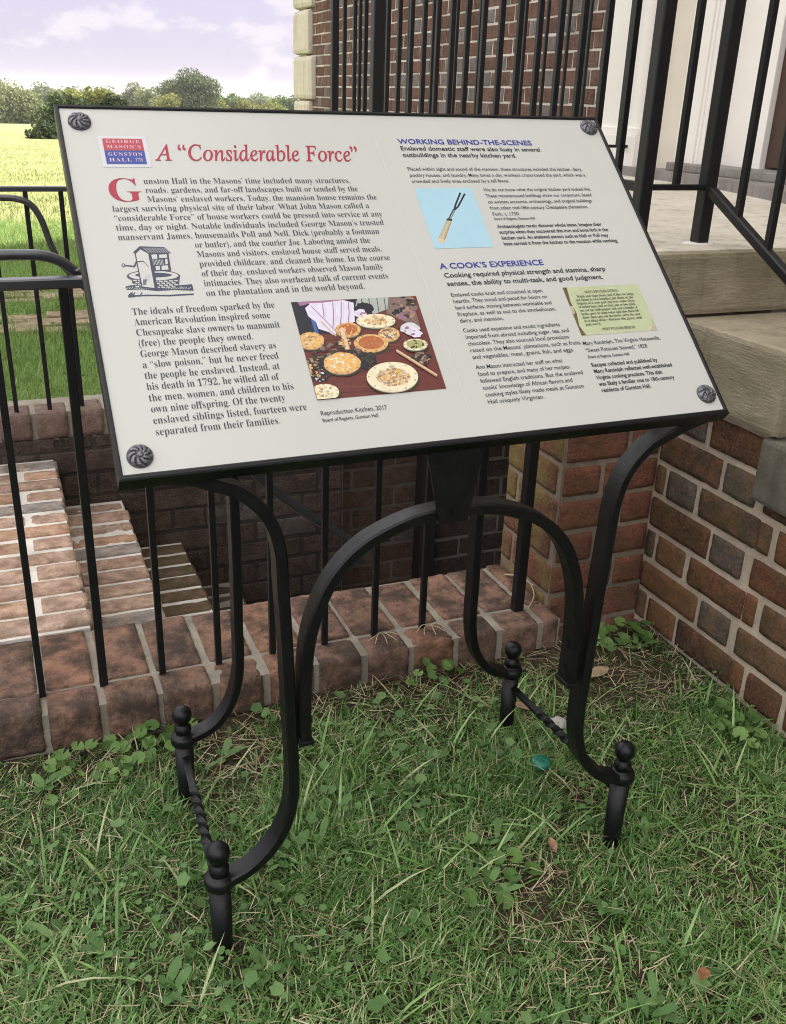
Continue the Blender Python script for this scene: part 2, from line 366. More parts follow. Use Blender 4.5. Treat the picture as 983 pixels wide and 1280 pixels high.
def slab(mb, a, b, mat_, ch=.008, jit=.002, rg=random): mb.box(a, b, .5, mat_, ch, jit, rg)
rgB = random.Random(11)

# ------------------------------------------------------------------ ground
def gz(x, y):
    if y < 2.2:
        z = .004 + .010*math.sin(3.1*x+1)*math.sin(2.3*y) + .006*math.sin(9*x+2*y) - .02*max(0, min(1, (.5-x)))*max(0, min(1, (y-1.1)*2)) - .015*max(0, min(1, (1.3-y)))
        return z
    d = math.hypot(x, y)
    z = .19 if d < 5 else .19-.026*(d-5) if d < 160 else .19-.026*155-.004*(d-160)
    z = max(z, -9)
    if d < 60: z += .015*math.sin(1.7*x)*math.sin(1.3*y)
    return z
def lines(vals): return sorted(set(round(v, 4) for v in vals))
gx = lines([-4000, -1500, -600, -300, -150, -80, -40, -20, -12, -8, -5, -3.5, -2.5, -2, -1.5, -1.2, -.95] + [-.95+.0763*i for i in range(31)] + [1.335, 1.6, 1.9, 2.2, 2.72, 3.4, 5, 8, 12, 20, 40, 80, 150, 300, 600, 1500, 4000])
gy = lines([-4000, -1500, -600, -200, -80, -30, -12, -6, -4, -3, -2, -1.5] + [-1+.08*i for i in range(33)] + [1.6, 3.1, 3.4, 3.8, 4.2, 4.6, 5, 5.5, 6, 7, 8, 10, 12, 15, 18, 22, 27, 33, 40, 50, 60, 75, 90, 110, 130, 150, 180, 220, 300, 500, 900, 1500, 4000])
g = MB(); ny = len(gy)
for x in gx:
    for y in gy: g.v.append((x, y, gz(x, y)))
for i in range(len(gx)-1):
    for j in range(ny-1):
        cx, cy = (gx[i]+gx[i+1])/2, (gy[j]+gy[j+1])/2
        if -.95 < cx < 2.72 and 1.6 < cy < 3.1: continue
        g.face([i*ny+j, (i+1)*ny+j, (i+1)*ny+j+1, i*ny+j+1], .5, 0, True)
def ground_mat():
    m, N, L, p = mat('soil and turf'); co = obj_co(N)
    sx = N.new('ShaderNodeSeparateXYZ'); L.new(co, sx.inputs[0]); y = sx.outputs[1]
    n1 = noise(N, L, 5, 8, .65, co); n2 = noise(N, L, 60, 7, .7, co); n3 = noise(N, L, .35, 6, .6, co); n4 = noise(N, L, 300, 3, .7, co); n5 = noise(N, L, 3, 8, .75, co)
    soil = mixc(N, L, mrange(N, L, n2, .35, .7), (.022, .020, .012), (.085, .07, .04)); soil = mixc(N, L, mrange(N, L, n4, .5, .75, 0, .6), soil, (.30, .24, .15))
    lawn = mixc(N, L, mrange(N, L, n2, .3, .7), (.10, .17, .04), (.20, .28, .09))
    field = mixc(N, L, mrange(N, L, n3, .3, .7), (.17, .185, .075), (.22, .215, .105)); field = mixc(N, L, mrange(N, L, n5, .4, .75, 0, .5), field, (.15, .20, .045))
    c = mixc(N, L, mrange(N, L, y, 1.9, 2.4), soil, lawn); c = mixc(N, L, mrange(N, L, y, 6.3, 7.4), c, field)
    L.new(c, p.inputs['Base Color']); p.inputs['Roughness'].default_value = 1; p.inputs['Specular IOR Level'].default_value = .1
    bump(N, L, n2, p, .8, .02)
    return m
ground = g.build('ground', ground_mat()); tag(ground, kind='structure')

# brick path across the lawn behind the cellar stairs
def path_rows(y0, y1):
    mb = MB(); rg = random.Random(int(y0*10))
    y = y0
    while y < y1-.03:
        x = -6+rg.random()*.1
        while x < 2.66:
            l = rg.choice((.2, .2, .1))
            if rg.random() < .9: mb.box((x, y, gz(x, y)-.05), (x+l-.012, y+.088, gz(x, y)+.012+rg.uniform(-.008, .008)), rg.random()*.8, 0, .008, .004, rg)
            x += l
        y += .1
    return mb
pm = path_rows(4.22, 4.62); p2 = path_rows(4.92, 5.32)
b = len(pm.v); pm.v += p2.v; pm.f += [[i+b for i in f] for f in p2.f]; pm.t += p2.t; pm.m += p2.m; pm.sm += p2.sm
tag(pm.build('path', M['brick_path']), kind='structure')

# ------------------------------------------------------------------ brick house
house = thing('brick_house', 'red brick house with cream corner quoins and white door surround', 'house', (2.7, 4, 0))
XH = 2.7; YQ = 8.88; HT = 8.4
rg = random.Random(5)
mb = MB()
DY0, DY1, DZ1 = 1.0, 3.98, 3.9                   # opening of the door surround
for a, b_ in (((XH, -5, -1.5), (XH+.4, DY0, HT)), ((XH, DY1, -1.5), (XH+.4, YQ-.02, HT)), ((XH, DY0, DZ1), (XH+.4, DY1, HT)), ((XH, DY0, -1.5), (XH+.4, DY1, .86)),
              ((XH+.4, YQ-.42, -1.5), (XH+11, YQ-.02, HT)), ((XH+.4, -5, -1.5), (XH+11, -4.6, HT)), ((XH+10.6, -4.6, -1.5), (XH+11, YQ-.42, HT))):
    mb.box(a, b_, .5, 1)
flemish(mb, (XH, 0, 0), (0, 1, 0), (-1, 0, 0), DY1, YQ-.25, .2, 4.2, pitch=.079, rg=rg, pgrey=.45, zc=.2, phase=.05, proud=.004, ch=.003, depth=.02)
flemish(mb, (XH, 0, 0), (0, 1, 0), (-1, 0, 0), DY0-1.6, DY0, .2, 4.2, pitch=.079, rg=rg, pgrey=.45, zc=.2, phase=.05, proud=.004, ch=.003, depth=.02)
wall_o = mb.build('wall', [M['brick_house'], M['mortar_house']], house)
mb = MB()                                      # hipped roof with cornice
mb.box((XH-.35, -5.35, HT), (XH+11.35, YQ+.35, HT+.3), .5, 0)
rb = [(XH-.5, -5.5, HT+.3), (XH+11.5, -5.5, HT+.3), (XH+11.5, YQ+.5, HT+.3), (XH-.5, YQ+.5, HT+.3), (XH+5.5, 0, HT+4.5), (XH+5.5, 3.9, HT+4.5)]
mb.add(rb, [(0, 1, 4), (1, 2, 5, 4), (2, 3, 5), (3, 0, 4, 5), (3, 2, 1, 0)], .5, 0)
mb.build('roof', M['roof'], house)
zq = .085
for k in range(14):                            # rusticated corner blocks
    wq = .50 if k % 2 == 0 else .42
    q = MB(); z0 = 1.123-.35*4+.35*k
    q.box((XH-.045, YQ-wq, z0+.006), (XH+.36, YQ+.04, z0+.344), .5, 0, .035, .004, rg)
    q.build('quoin', M['quoin'], house)
# door surround
def strip(mb, y0, y1, x, z0=.9, z1=3.9, d=.3): mb.box((x, y0, z0), (x+d, y1, z1), .5, 0, .004)
ZT = .96
for sgn in (0, 1):
    f = (lambda y: y) if sgn == 0 else (lambda y: 4.98-y)
    def span(a, b): a, b = f(a), f(b); return (min(a, b), max(a, b))
    mb = MB(); y0, y1 = span(3.64, 3.96); strip(mb, y0, y1, XH-.09, 1.06, 3.7)
    strip(mb, y0-.015, y1+.015, XH-.115, .905, 1.035); strip(mb, y0-.008, y1+.008, XH-.102, 1.035, 1.065)
    strip(mb, y0-.02, y1+.02, XH-.12, 3.7, 3.9)
    mb.build('pilaster', M['white'], house)
    mb = MB(); y0, y1 = span(3.43, 3.64); strip(mb, y0, y1, XH-.02, .905, 3.9); mb.build('side_panel', M['cream'], house)
    mb = MB()
    y0, y1 = span(3.26, 3.43); strip(mb, y0, y1, XH-.05)
    for q in (3.285, 3.31, 3.395):
        y0, y1 = span(q-.006, q+.006); strip(mb, y0, y1, XH-.058)
    y0, y1 = span(3.02, 3.26); strip(mb, y0, y1, XH+.03)
    mb.build('door_casing', M['white'], house)
mb = MB(); strip(mb, 1.0, 3.98, XH-.06, 3.9, 4.5); strip(mb, .9, 4.08, XH-.2, 4.5, 4.62); mb.build('entablature', M['white'], house)
mb = MB(); mb.box((XH+.03, 1.96, 3.1), (XH+.25, 3.02, 3.9), .5, 0, .004); mb.build('transom_panel', M['white'], house)
mb = MB(); mb.box((XH+.055, 1.962, ZT-.01), (XH+.10, 3.018, 3.1), .5, 0, .003)
for z0, z1 in ((ZT+.16, ZT+.62), (ZT+.78, ZT+1.5), (ZT+1.64, ZT+2.0)):
    for y0, y1 in ((2.09, 2.44), (2.54, 2.89)):
        mb.box((XH+.041, y0, z0), (XH+.06, y1, z1), .5, 0, .012)
door = mb.build('door', M['door'], house)
mb = MB(); mb.lathe((XH+.0, 2.05, ZT+.95), [(.004, -.03), (.028, -.02), (.032, 0), (.028, .02), (.004, .03)], 16); mb.build('door_knob', M['rosette'], door)
mb = MB()
mb.prism([(2.75, 4.06), (2.565, 4.03), (2.565, 3.46), (2.545, 3.05), (2.36, 2.44), (2.36, 1.9), (2.545, 1.45), (2.75, 1.3)], .872, .912, .5, 0)
mb.box((2.605, 1.5, .912), (2.9, 3.42, .945), .5, 0, .006)
mb.build('threshold', M['thresh'], house)

# ------------------------------------------------------------------ porch: brick base, stone landing and steps
porch = thing('stone_porch', 'brick and sandstone porch with steps descending towards the grass', 'porch', (1.9, 1.6, 0))
XW, XP, YP = 1.335, 1.09, 1.635
rg = random.Random(21)
mb = MB(); MT = 1
def wallbed(a, b_): mb.box(a, b_, .5, 1)
steps = [(1.30, .575), (1.0, .44), (.70, .29), (.40, .14)]
wallbed((XW, 1.30, -.4), (2.55, YP, .60)); wallbed((XW, 1.0, -.4), (2.55, 1.30, .46)); wallbed((XW, .7, -.4), (2.55, 1.0, .31)); wallbed((XW, .4, -.4), (2.55, .7, .16))
def course_z(k): return .013+.0797*k
prev = YP
for (y0, zt_) in steps:
    y1 = {1.30: YP-.004, 1.0: 1.30, .70: 1.0, .40: .70}[y0]
    flemish(mb, (XW, 0, 0), (0, 1, 0), (-1, 0, 0), y0, y1, -.15, zt_, rg=rg, zc=.013-.0797*4, phase=1.538, pgrey=.28, proud=.005, joint=.0125, st=.2145, hd=.0955, rough=True)
side = mb.build('side_wall', [M['brick_side'], M['mortar_side']], porch)
mb = MB()                                       # the pier: front face
mb.box((XP, YP, -.4), (XW+.25, 1.87, .742), .5, 1)
flemish(mb, (0, YP, 0), (1, 0, 0), (0, -1, 0), XP+.0, XW-.002, -.15, .742, rg=rg, zc=.013-.0797*4+.012, phase=XP+.045, pgrey=.0, proud=.005, rough=True)
mb.build('pier', [M['brick_pier'], M['mortar_pier']], porch)
mb = MB()                                       # the pier: mossy flank towards the cellar
mb.box((XP-.003, YP+.003, -1.2), (XP+.02, 1.868, .742), .5, 1)
flemish(mb, (XP-.003, 0, 0), (0, 1, 0), (-1, 0, 0), YP+.004, 1.866, -1.1, .742, rg=rg, zc=.013-.0797*14+.012, phase=1.70, pgrey=.1, proud=.004, rough=True)
mb.build('pier_flank', [M['brick_moss'], M['mortar_pier']], porch)
mb = MB()                                       # far base wall of the landing
mb.box((XP, 3.1, -1.3), (2.7, 3.85, .742), .5, 1)
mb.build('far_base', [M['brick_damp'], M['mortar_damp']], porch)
mb = MB(); mb.box((1.055, 1.6, .745), (2.69, 3.9, .872), .5, 0, .012, .002, rg)
for v_i in range(0): pass
land = mb.build('landing_slab', [M['stone']], porch)
mb = MB(); mb.box((1.075, 1.62, .872), (2.69, 3.88, .8745), .5, 0); mb.build('landing_paving', M['stone_top'], porch)
for (y0, z0, z1, x0) in ((1.285, .575, .742, 1.31), (.985, .44, .575, 1.312), (.685, .29, .44, 1.31), (.385, .14, .29, 1.312), (.085, -.05, .14, 1.31)):
    mb = MB(); mb.box((x0, y0, z0+.002), (2.6, y0+.335 if y0 > .1 else .42, z1), .5, 0, .010, .003, rg)
    mb.build('step', M['stone'] if z1 > .6 else M['stone_grey'], porch)

# ------------------------------------------------------------------ cellar stairs, kerb and retaining wall
rg = random.Random(31)
kerb = MB()
kerb.box((-1.3, 1.580, -.5), (XP-.004, 1.862, .0755), .5, 1)
xs = [-.013+.105*k for k in range(-13, 11)]
for k in range(len(xs)):
    x0 = xs[k]+.006; x1 = (xs[k+1] if k+1 < len(xs) else XP-.002)-.006
    if x1-x0 < .03: continue
    t = rg.random()*.8
    rough_box(kerb, (x0+rg.uniform(-.003, .003), 1.573+rg.uniform(-.005, .004), -.004), (x1+rg.uniform(-.003, .003), 1.652, .080+rg.uniform(-.003, .004)), t, 0, .0065, .003, .011)
    if k == 10 or rg.random() < .5: t = rg.random()*.8
    if k == 13: t = .6
    rough_box(kerb, (x0+rg.uniform(-.003, .003), 1.659, .0), (x1+rg.uniform(-.003, .003), 1.862+rg.uniform(-.006, .006), .080+rg.uniform(-.003, .004)), t, 0, .005, .003, .012)
x = -1.3
while x < XP-.02:
    l = rg.choice((.21, .1)); kerb.box((x, 1.574, -.11), (min(x+l, XP-.003), 1.62, -.016), rg.random()*.8, 0, .008, .003, rg); x += l+.012
kerb_o = kerb.build('brick_kerb', [M['brick_kerb'], M['mortar_kerb']]); tag(kerb_o, 'low kerb of worn header bricks carrying the iron railing', 'kerb')

stairs = thing('cellar_stairs', 'brick cellar stairs descending beside the kerb into the dark', 'stairs', (.1, 2.4, 0))
tiers = [(-1.3, .103, .086), (.103, .296, -.075), (.296, .478, -.252), (.478, .65, -.43), (.65, .83, -.60), (.83, 1.0, -.78), (1.0, 2.69, -.95)]
for i, (x0, x1, zt_) in enumerate(tiers):
    mb = MB(); mb.box((x0, 1.866, zt_-.35), (x1-.006, 2.945, zt_-.0035), .5, 1)
    if i < 6:
        y = 1.868; k = 0
        while y < 2.93:
            y1 = min(y+.0825, 2.948)
            if i == 0:
                cuts = [x1, x1-.215, x1-.43, x1-.65, x1-.86, x1-1.08, x1-1.3] if k % 2 == 0 else [x1, x1-.105, x1-.32, x1-.54, x1-.75, x1-.97, x1-1.19]
            else: cuts = [x1, x0-.02]
            for a, b_ in zip(cuts[1:], cuts[:-1]):
                t = rg.random()*.8
                if rg.random() < .07: t = rg.uniform(.87, 1)
                (rough_box if i < 3 and b_ > -.3 else (lambda m_, p_, q_, t_, *_: m_.box(p_, q_, t_, 0, .006, .002, rg)))(mb, (a+.007, y+.0075, zt_-.07), (b_-(0 if b_ == x1 else .007)+rg.uniform(-.004, .004), y1-.0075, zt_+rg.uniform(-.003, .004)), t, 0, .005, .0026, .013)
            y = y1; k += 1
    mb.build('tread', [M['brick_tread'] if i < 2 else brick_mat('tread brick darkened for shade', [(0, (.12, .075, .05)), (.5, (.19, .12, .075)), (1, (.16, .12, .08))], grey=(.16, .16, .15), moss=.5, mosscol=(.11, .10, .04)) if i == 2 else M['brick_damp'], M['mortar_white'] if i < 3 else M['mortar_kerb']], stairs)  # third tread's brick colour is darkened to carry the stairwell's shade

ret = thing('retaining_wall', 'damp brick retaining wall with header coping on the far side of the cellar stairs', 'wall', (0, 3, 0))
mb = MB(); mb.box((-3.2, 2.955, -1.3), (1.05, 3.12, .14), .5, 1)
flemish(mb, (0, 2.955, 0), (1, 0, 0), (0, -1, 0), -1.3, 1.045, -1.25, .148, rg=rg, zc=-1.25, proud=.004, pgrey=.05, joint=.012)
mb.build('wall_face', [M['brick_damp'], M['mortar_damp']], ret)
mb = MB(); mb.box((-3.2, 2.960, .12), (1.045, 3.118, .229), .5, 1)
x = -3.2
while x < 1.03:
    l = .105
    rough_box(mb, (x+.006, 2.948, .15), (min(x+l, 1.045)-.006, 3.06, .235+rg.uniform(-.004, .004)), rg.random()*.8, 0, .006, .003, .016)
    x += l
mb.build('coping', [brick_mat('purple coping brick', [(0, (.20, .14, .12)), (.5, (.27, .19, .155)), (1, (.31, .235, .185))], moss=.4, mosscol=(.17, .14, .1)), M['mortar_kerb']], ret)
mb = MB(); mb.box((1.056, 3.07, -1.3), (1.40, 3.095, .742), .5, 1)
flemish(mb, (0, 3.07, 0), (1, 0, 0), (0, -1, 0), 1.058, 1.40, -1.25, .742, rg=rg, zc=-1.23, proud=.004, pgrey=.05, joint=.012)
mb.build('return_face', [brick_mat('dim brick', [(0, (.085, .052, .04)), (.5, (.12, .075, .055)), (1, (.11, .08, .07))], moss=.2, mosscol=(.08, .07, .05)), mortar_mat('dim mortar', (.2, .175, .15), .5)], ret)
mb = MB(); mb.box((1.40, 3.05, -1.3), (2.69, 3.09, .742), .5, 1)
flemish(mb, (0, 3.05, 0), (1, 0, 0), (0, -1, 0), 1.46, 2.69, -1.25, .742, rg=rg, zc=-1.24, proud=.004, pgrey=.05, joint=.012)
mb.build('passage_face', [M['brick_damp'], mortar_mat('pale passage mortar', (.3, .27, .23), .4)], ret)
mb = MB(); mb.box((1.385, 3.0, -1.3), (1.45, 3.068, .742), .5, 0, .005); mb.build('timber_jamb', M['wood'], ret)
mb = MB(); mb.box((1.04, 2.99, -.9), (1.066, 3.066, .742), .5, 0, .004)
mb.build('corner_bead', plain('flaking whitewash', (.22, .24, .2), .9, 0, .2, .8, 60, .6, .004), ret)
ext = MB(); ext.box((-1.31, 1.58, -1.3), (-1.0, 3.12, .05), .5, 0); tag(ext.build('pavement', M['mortar_kerb']), kind='structure')

# ------------------------------------------------------------------ iron railings
SQ = lambda r: [(-r, -r), (r, -r), (r, r), (-r, r)]
def bar(t, x, y, z0, z1, r=.007, name='bar', ry=None):
    mb = MB(); ry = ry or r
    mb.box((x-r, y-ry, z0), (x+r, y+ry, z1), .5, 0, min(r, ry)*.25); return mb.build(name, M['iron_rail'], t)
def rail(t, path, a, b_, name='rail', up=Vector((0, 1, 0))):
    mb = MB(); c = min(a, b_)*.3; mb.sweep(path, [(-a+c, -b_), (a-c, -b_), (a, -b_+c), (a, b_-c), (a-c, b_), (-a+c, b_), (-a, b_-c), (-a, -b_+c)], up); return mb.build(name, M['iron_sheen'] if name == 'top_rail' else M['iron_rail'], t)
def tube_rail(t, path, r, name='handrail'):
    mb = MB(); mb.tube(path, r, 14); return mb.build(name, M['iron_sheen'], t)
# on the near kerb
t = thing('kerb_railing', 'black iron railing standing on the low brick kerb behind the sign', 'railing', (.5, 1.645, .08))
for k in range(-8, 9):
    x = -.013+.1125*k
    if k == 1: continue
    bar(t, x, 1.647, .075, .838, .0062)
bar(t, .0995, 1.647, .075, .838, .0078)
bar(t, 1.012, 1.647, .075, 1.0, .0115, 'post')
rail(t, [(-1.1, 1.647, .848), (1.02, 1.647, .848)], .0085, .014, 'top_rail')
def arcpts(pts, n=8):
    out = []
    P = [Vector(p) for p in pts]
    for i in range(len(P)-1):
        p0, p1, p2_, p3 = P[max(i-1, 0)], P[i], P[i+1], P[min(i+2, len(P)-1)]
        for k in range(n):
            u = k/n
            out.append(.5*((2*p1)+(p2_-p0)*u+(2*p0-5*p1+4*p2_-p3)*u*u+(3*p1-p0-3*p2_+p3)*u**3))
    out.append(P[-1]); return out
tube_rail(t, arcpts([(-1.1, 1.69, .887), (-.3, 1.69, .887), (-.05, 1.69, .887), (.0, 1.69, .887), (.036, 1.69, .887), (.072, 1.69, .885), (.102, 1.69, .875), (.128, 1.69, .853), (.155, 1.69, .82), (.42, 1.69, .463), (.606, 1.69, .30), (.612, 1.69, .296)], 10), .0088)
# on the far coping
t = thing('coping_railing', 'black iron railing on the far coping with a rail bending down the stairs', 'railing', (0, 2.99, .23))
for k in range(-12, 3): bar(t, .106+.0955*k if k != 2 else .297, 2.99, .23, .872, .0065)
for x in (.39, .485, .58): bar(t, x, 2.99, .23, .872, .0065)
rail(t, [(-1.3, 2.99, .876), (1.0, 2.99, .876)], .007, .013, 'top_rail')
bar(t, 1.0, 2.99, .23, .9, .012, 'post')
tube_rail(t, arcpts([(-1.3, 2.95, .856), (-.2, 2.95, .856), (.0, 2.95, .856), (.045, 2.95, .856), (.08, 2.95, .853), (.115, 2.95, .838), (.14, 2.95, .795), (.162, 2.95, .715), (.195, 2.95, .655), (.30, 2.95, .54), (.70, 2.95, .14)], 10), .009)
# round the landing
t = thing('porch_railing', 'tall black iron railing round the stone landing with a slope down the steps', 'railing', (1.3, 2.2, .87))
XR, Z0, Z1 = 1.257, .874, 1.86
bar(t, XR, 1.713, Z0, Z1, .0145, 'post'); bar(t, 1.42, 1.713, Z0, Z1, .0145, 'post'); bar(t, XR, 3.25, Z0, Z1, .018, 'post'); bar(t, XR, 3.68, Z0, Z1, .013, 'post')
rail(t, [(XR, 1.713, .99), (1.42, 1.713, .99)], .006, .010, 'bottom_rail'); rail(t, [(XR, 1.713, 1.83), (1.42, 1.713, 1.83)], .008, .016, 'top_rail')
bar(t, 1.338, 1.713, .99, 1.83, .0067)
mb = MB(); mb.prism([(1.42+.034*math.cos(a_)*(1+.25*math.sin(3*a_)), 1.706+.027*math.sin(a_)*(1+.2*math.cos(2*a_))) for a_ in [i*.3 for i in range(21)]], .8745, .8775); mb.build('lead_seal', M['white'], t)
for a, b_ in ((1.713, 3.25), (3.25, 3.68)):
    rail(t, [(XR, a, .99), (XR, b_, .99)], .006, .010, 'bottom_rail', Vector((0, 0, 1))); rail(t, [(XR, a, 1.83), (XR, b_, 1.83)], .008, .016, 'top_rail', Vector((0, 0, 1)))
n = 16
for k in range(1, n): bar(t, XR, 1.713+(3.25-1.713)*k/n, .99, 1.83, .0067)
for k in range(1, 4): bar(t, XR, 3.25+.43*k/4, .99, 1.83, .0067)
rail(t, [(XR, 3.68, .99), (2.6, 3.68, .99)], .006, .010, 'bottom_rail'); rail(t, [(XR, 3.68, 1.83), (2.6, 3.68, 1.83)], .008, .016, 'top_rail')
for k in range(1, 14): bar(t, XR+.0985*k, 3.68, .99, 1.83, .0062)
# sloping part
sl = -.57
def sz(y): return .985+(y-1.69)*.55*(-1)*-1
pth = [(1.42, 1.713, .985), (1.42, 1.69, .98), (1.42, 1.45, .853), (1.42, .2, .853-1.25*.53)]
rail(t, pth, .010, .010, 'bottom_rail', Vector((1, 0, 0)))
rail(t, [(p[0], p[1], p[2]+.84) for p in pth], .010, .016, 'top_rail', Vector((1, 0, 0)))
for k in range(13):
    y = 1.605-.0985*k; z = .853+(y-1.45)*.53
    bar(t, 1.42, y, z, z+.84, .0067)
bar(t, 1.42, .2, .1, 1.1, .0175, 'post')

# ------------------------------------------------------------------ the interpretive sign
SX = .517; YF, YB = 1.01, 1.355
sign = thing('interpretive_sign', 'cream interpretive panel on a black wrought iron stand in the grass', 'sign', (SX, 1.18, 0))
PS = .945
PX, PY, PZ = .531*PS, 1.0365*PS, 1.135-(1.135-.7325)*PS
EU, EV = Vector((1, 0, .006)).normalized(), Vector((0, .743, .669)).normalized()
EN = EU.cross(EV)
def pp(u, v, d=0.0): return Vector((PX, PY, PZ))+(EU*u+EV*v+EN*d)*PS
PW, PH = .43, .576
def sheet(mb, poly, d, tone=.5, m=0): 
    b0 = len(mb.v); mb.v += [tuple(pp(u, v, d)) for u, v in poly]; mb.face(list(range(b0, b0+len(poly))), tone, m)
# panel
mb = MB(); a, c0, c1 = PW-.0055, .0075, PH-.0055
vs = [pp(u, v, d) for d in (-.012, 0) for u, v in ((-a, c0), (a, c0), (a, c1), (-a, c1))]
mb.add(vs, [(4, 5, 6, 7), (3, 2, 1, 0), (0, 1, 5, 4), (1, 2, 6, 5), (2, 3, 7, 6), (3, 0, 4, 7)], .5, 0)
panel = mb.build('panel', M['panel'], sign)
# frame: an L-shaped rim round the panel, mitred at the corners
mb = MB()
prof = [(0.0, -.020), (0.0, .0015), (.0015, .003), (.0045, .003), (.0056, .0018), (.0056, -.020)]
n = len(prof); b0 = len(mb.v)
for (su, cv, sv) in ((-1, 0, 1), (1, 0, 1), (1, PH, -1), (-1, PH, -1)):
    for ins, d in prof:
        q = pp(su*(PW-ins), cv+sv*(ins*(1.35 if sv == 1 else 1)), d); mb.v.append(tuple(q))
for k in range(4):
    for q in range(n):
        r = (q+1) % n; k2 = (k+1) % 4
        mb.face([b0+k*n+q, b0+k2*n+q, b0+k2*n+r, b0+k*n+r], .5, 0)
mb.face([b0+k*n+n-1 for k in range(4)], .5, 0)
mb.build('panel_frame', M['iron'], sign)
# hammered rosettes
for u, v in ((-.4005, .546), (.407, .553), (.4055, .0355), (-.402, .0300)):
    mb = MB(); K = 120; rings = [(.0152, 0), (.0151, .0022), (.0142, .0042), (.0125, .0058), (.0104, .0068), (.0082, .0074), (.0062, .0076), (.0040, .0066), (.0028, .0078), (.0, .0084)]
    b0 = len(mb.v); off = random.Random(int(u*1000+v*100)).random()*6
    for i in range(K):
        an = 2*math.pi*i/K
        for r, d in rings:
            tw = an + (0.0152-r)*62
            gcut = 1-.0 if r < .004 else 1
            ph = (math.sin(9*tw + off) if r > .0045 else 0)
            gr = -.0020*max(0, ph)**2*(1 if .005 < r < .0151 else .3)
            mb.v.append(tuple(pp(u+r*math.cos(an), v+r*math.sin(an), d+gr)))
    m_ = len(rings)
    for i in range(K):
        j = (i+1) % K
        for q in range(m_-1): mb.face([b0+i*m_+q, b0+j*m_+q, b0+j*m_+q+1, b0+i*m_+q+1], .5, 0, False)
    mb.build('rosette_bolt', M['rosette'], sign)
# legs
def smooth_path(p, y, s): return arcpts([(SX+s*dx, y, z) for dx, z in p], 7)
front = [(.372, .748), (.346, .741), (.316, .729), (.282, .712), (.253, .678), (.240, .635), (.237, .58), (.233, .50), (.229, .38), (.226, .29), (.231, .238), (.249, .192), (.281, .157), (.312, .142), (.331, .139)]
rear = [(.217, .93), (.217, .75), (.217, .60), (.216, .47), (.217, .34), (.2185, .25), (.233, .19), (.262, .150), (.298, .133), (.316, .130)]
def strap(mb, path, th=.0075, wd=.0155):
    c = .0025
    mb.sweep(path, [(-th, -wd+c), (-th+c, -wd), (th-c, -wd), (th, -wd+c), (th, wd-c), (th-c, wd), (-th+c, wd), (-th, wd-c)], Vector((0, 1, 0)))
def finial(mb, x, y, z):
    mb.lathe((x, y, z), [(.0205, -.008), (.0215, -.004), (.0215, .004), (.0195, .0085), (.013, .0095), (.0115, .012), (.014, .017), (.0142, .023), (.0105, .0285), (.0085, .031), (.0105, .0335), (.0150, .0395), (.0167, .0475), (.0150, .0555), (.0095, .0612), (.003, .0632)], 24)
for s in (-1, 1):
    for (prof_, y, fx, fz) in ((front, YF, .331, .139), (rear, YB, .316, .130)):
        mb = MB(); strap(mb, smooth_path(prof_, y, s)); leg = mb.build('leg', M['iron'], sign)
        mb = MB(); mb.lathe((SX+s*fx, y, -.06), [(.0135, 0), (.0145, .08), (.0160, fz+.052)], 18); mb.build('foot_post', M['iron'], leg)
        mb = MB(); finial(mb, SX+s*fx, y, fz); mb.build('finial', M['iron'], leg)
    # twisted stretcher between the two feet
    mb = MB(); p0 = Vector((SX+s*.331, YF+.012, .104)); p1 = Vector((SX+s*.316, YB-.012, .098)); K = 60; b0 = len(mb.v)
    ax = (p1-p0).normalized(); sd1 = ax.cross(Vector((0, 0, 1))).normalized(); up1 = sd1.cross(ax)
    for i in range(K+1):
        u = i/K; an = (math.pi*2.6*max(0, min(1, (u-.3)/.4))); r = .0085 if .28 < u < .72 else .0075
        for q in range(4):
            aa = an+math.pi/4+q*math.pi/2; mb.v.append(tuple(p0.lerp(p1, u)+sd1*r*math.cos(aa)+up1*r*math.sin(aa)))
    for i in range(K):
        for q in range(4): mb.face([b0+i*4+q, b0+i*4+(q+1) % 4, b0+i*4+4+(q+1) % 4, b0+i*4+4+q], .5, 0)
    mb.build('twisted_stretcher', M['iron'], sign)
# arch between the front legs
arch = [(.205, .352), (.205, .43), (.1985, .505), (.180, .562), (.155, .600), (.119, .629), (.068, .649), (.025, .6555)]
ap = [(SX-.004-x, YF, z) for x, z in arch] + [(SX-.004+x, YF, z) for x, z in arch[::-1]]
mb = MB(); strap(mb, arcpts(ap, 6), .0080, .0150); mb.build('arch', M['iron'], sign)
mb = MB()                                        # keystone plate with bolt
kp = [(-.057, .752), (.024, .752), (.006, .645), (-.034, .645)]
vs = [(SX+x, y, z) for y in (YF-.019, YF-.0155) for x, z in kp]
mb.add(vs, [(3, 2, 1, 0)[::-1][::-1], (4, 5, 6, 7)[::-1][::-1], (0, 1, 5, 4), (1, 2, 6, 5), (2, 3, 7, 6), (3, 0, 4, 7)], .5, 0)
key = mb.build('keystone_plate', M['iron'], sign)
mb = MB(); mb.sweep([(SX-.0135, YF-.0190, .660), (SX-.0135, YF-.0225, .660)], [(.0048*math.cos(i*math.pi/3), .0048*math.sin(i*math.pi/3)) for i in range(6)], Vector((0, 0, 1))); mb.build('bolt', M['iron'], key)
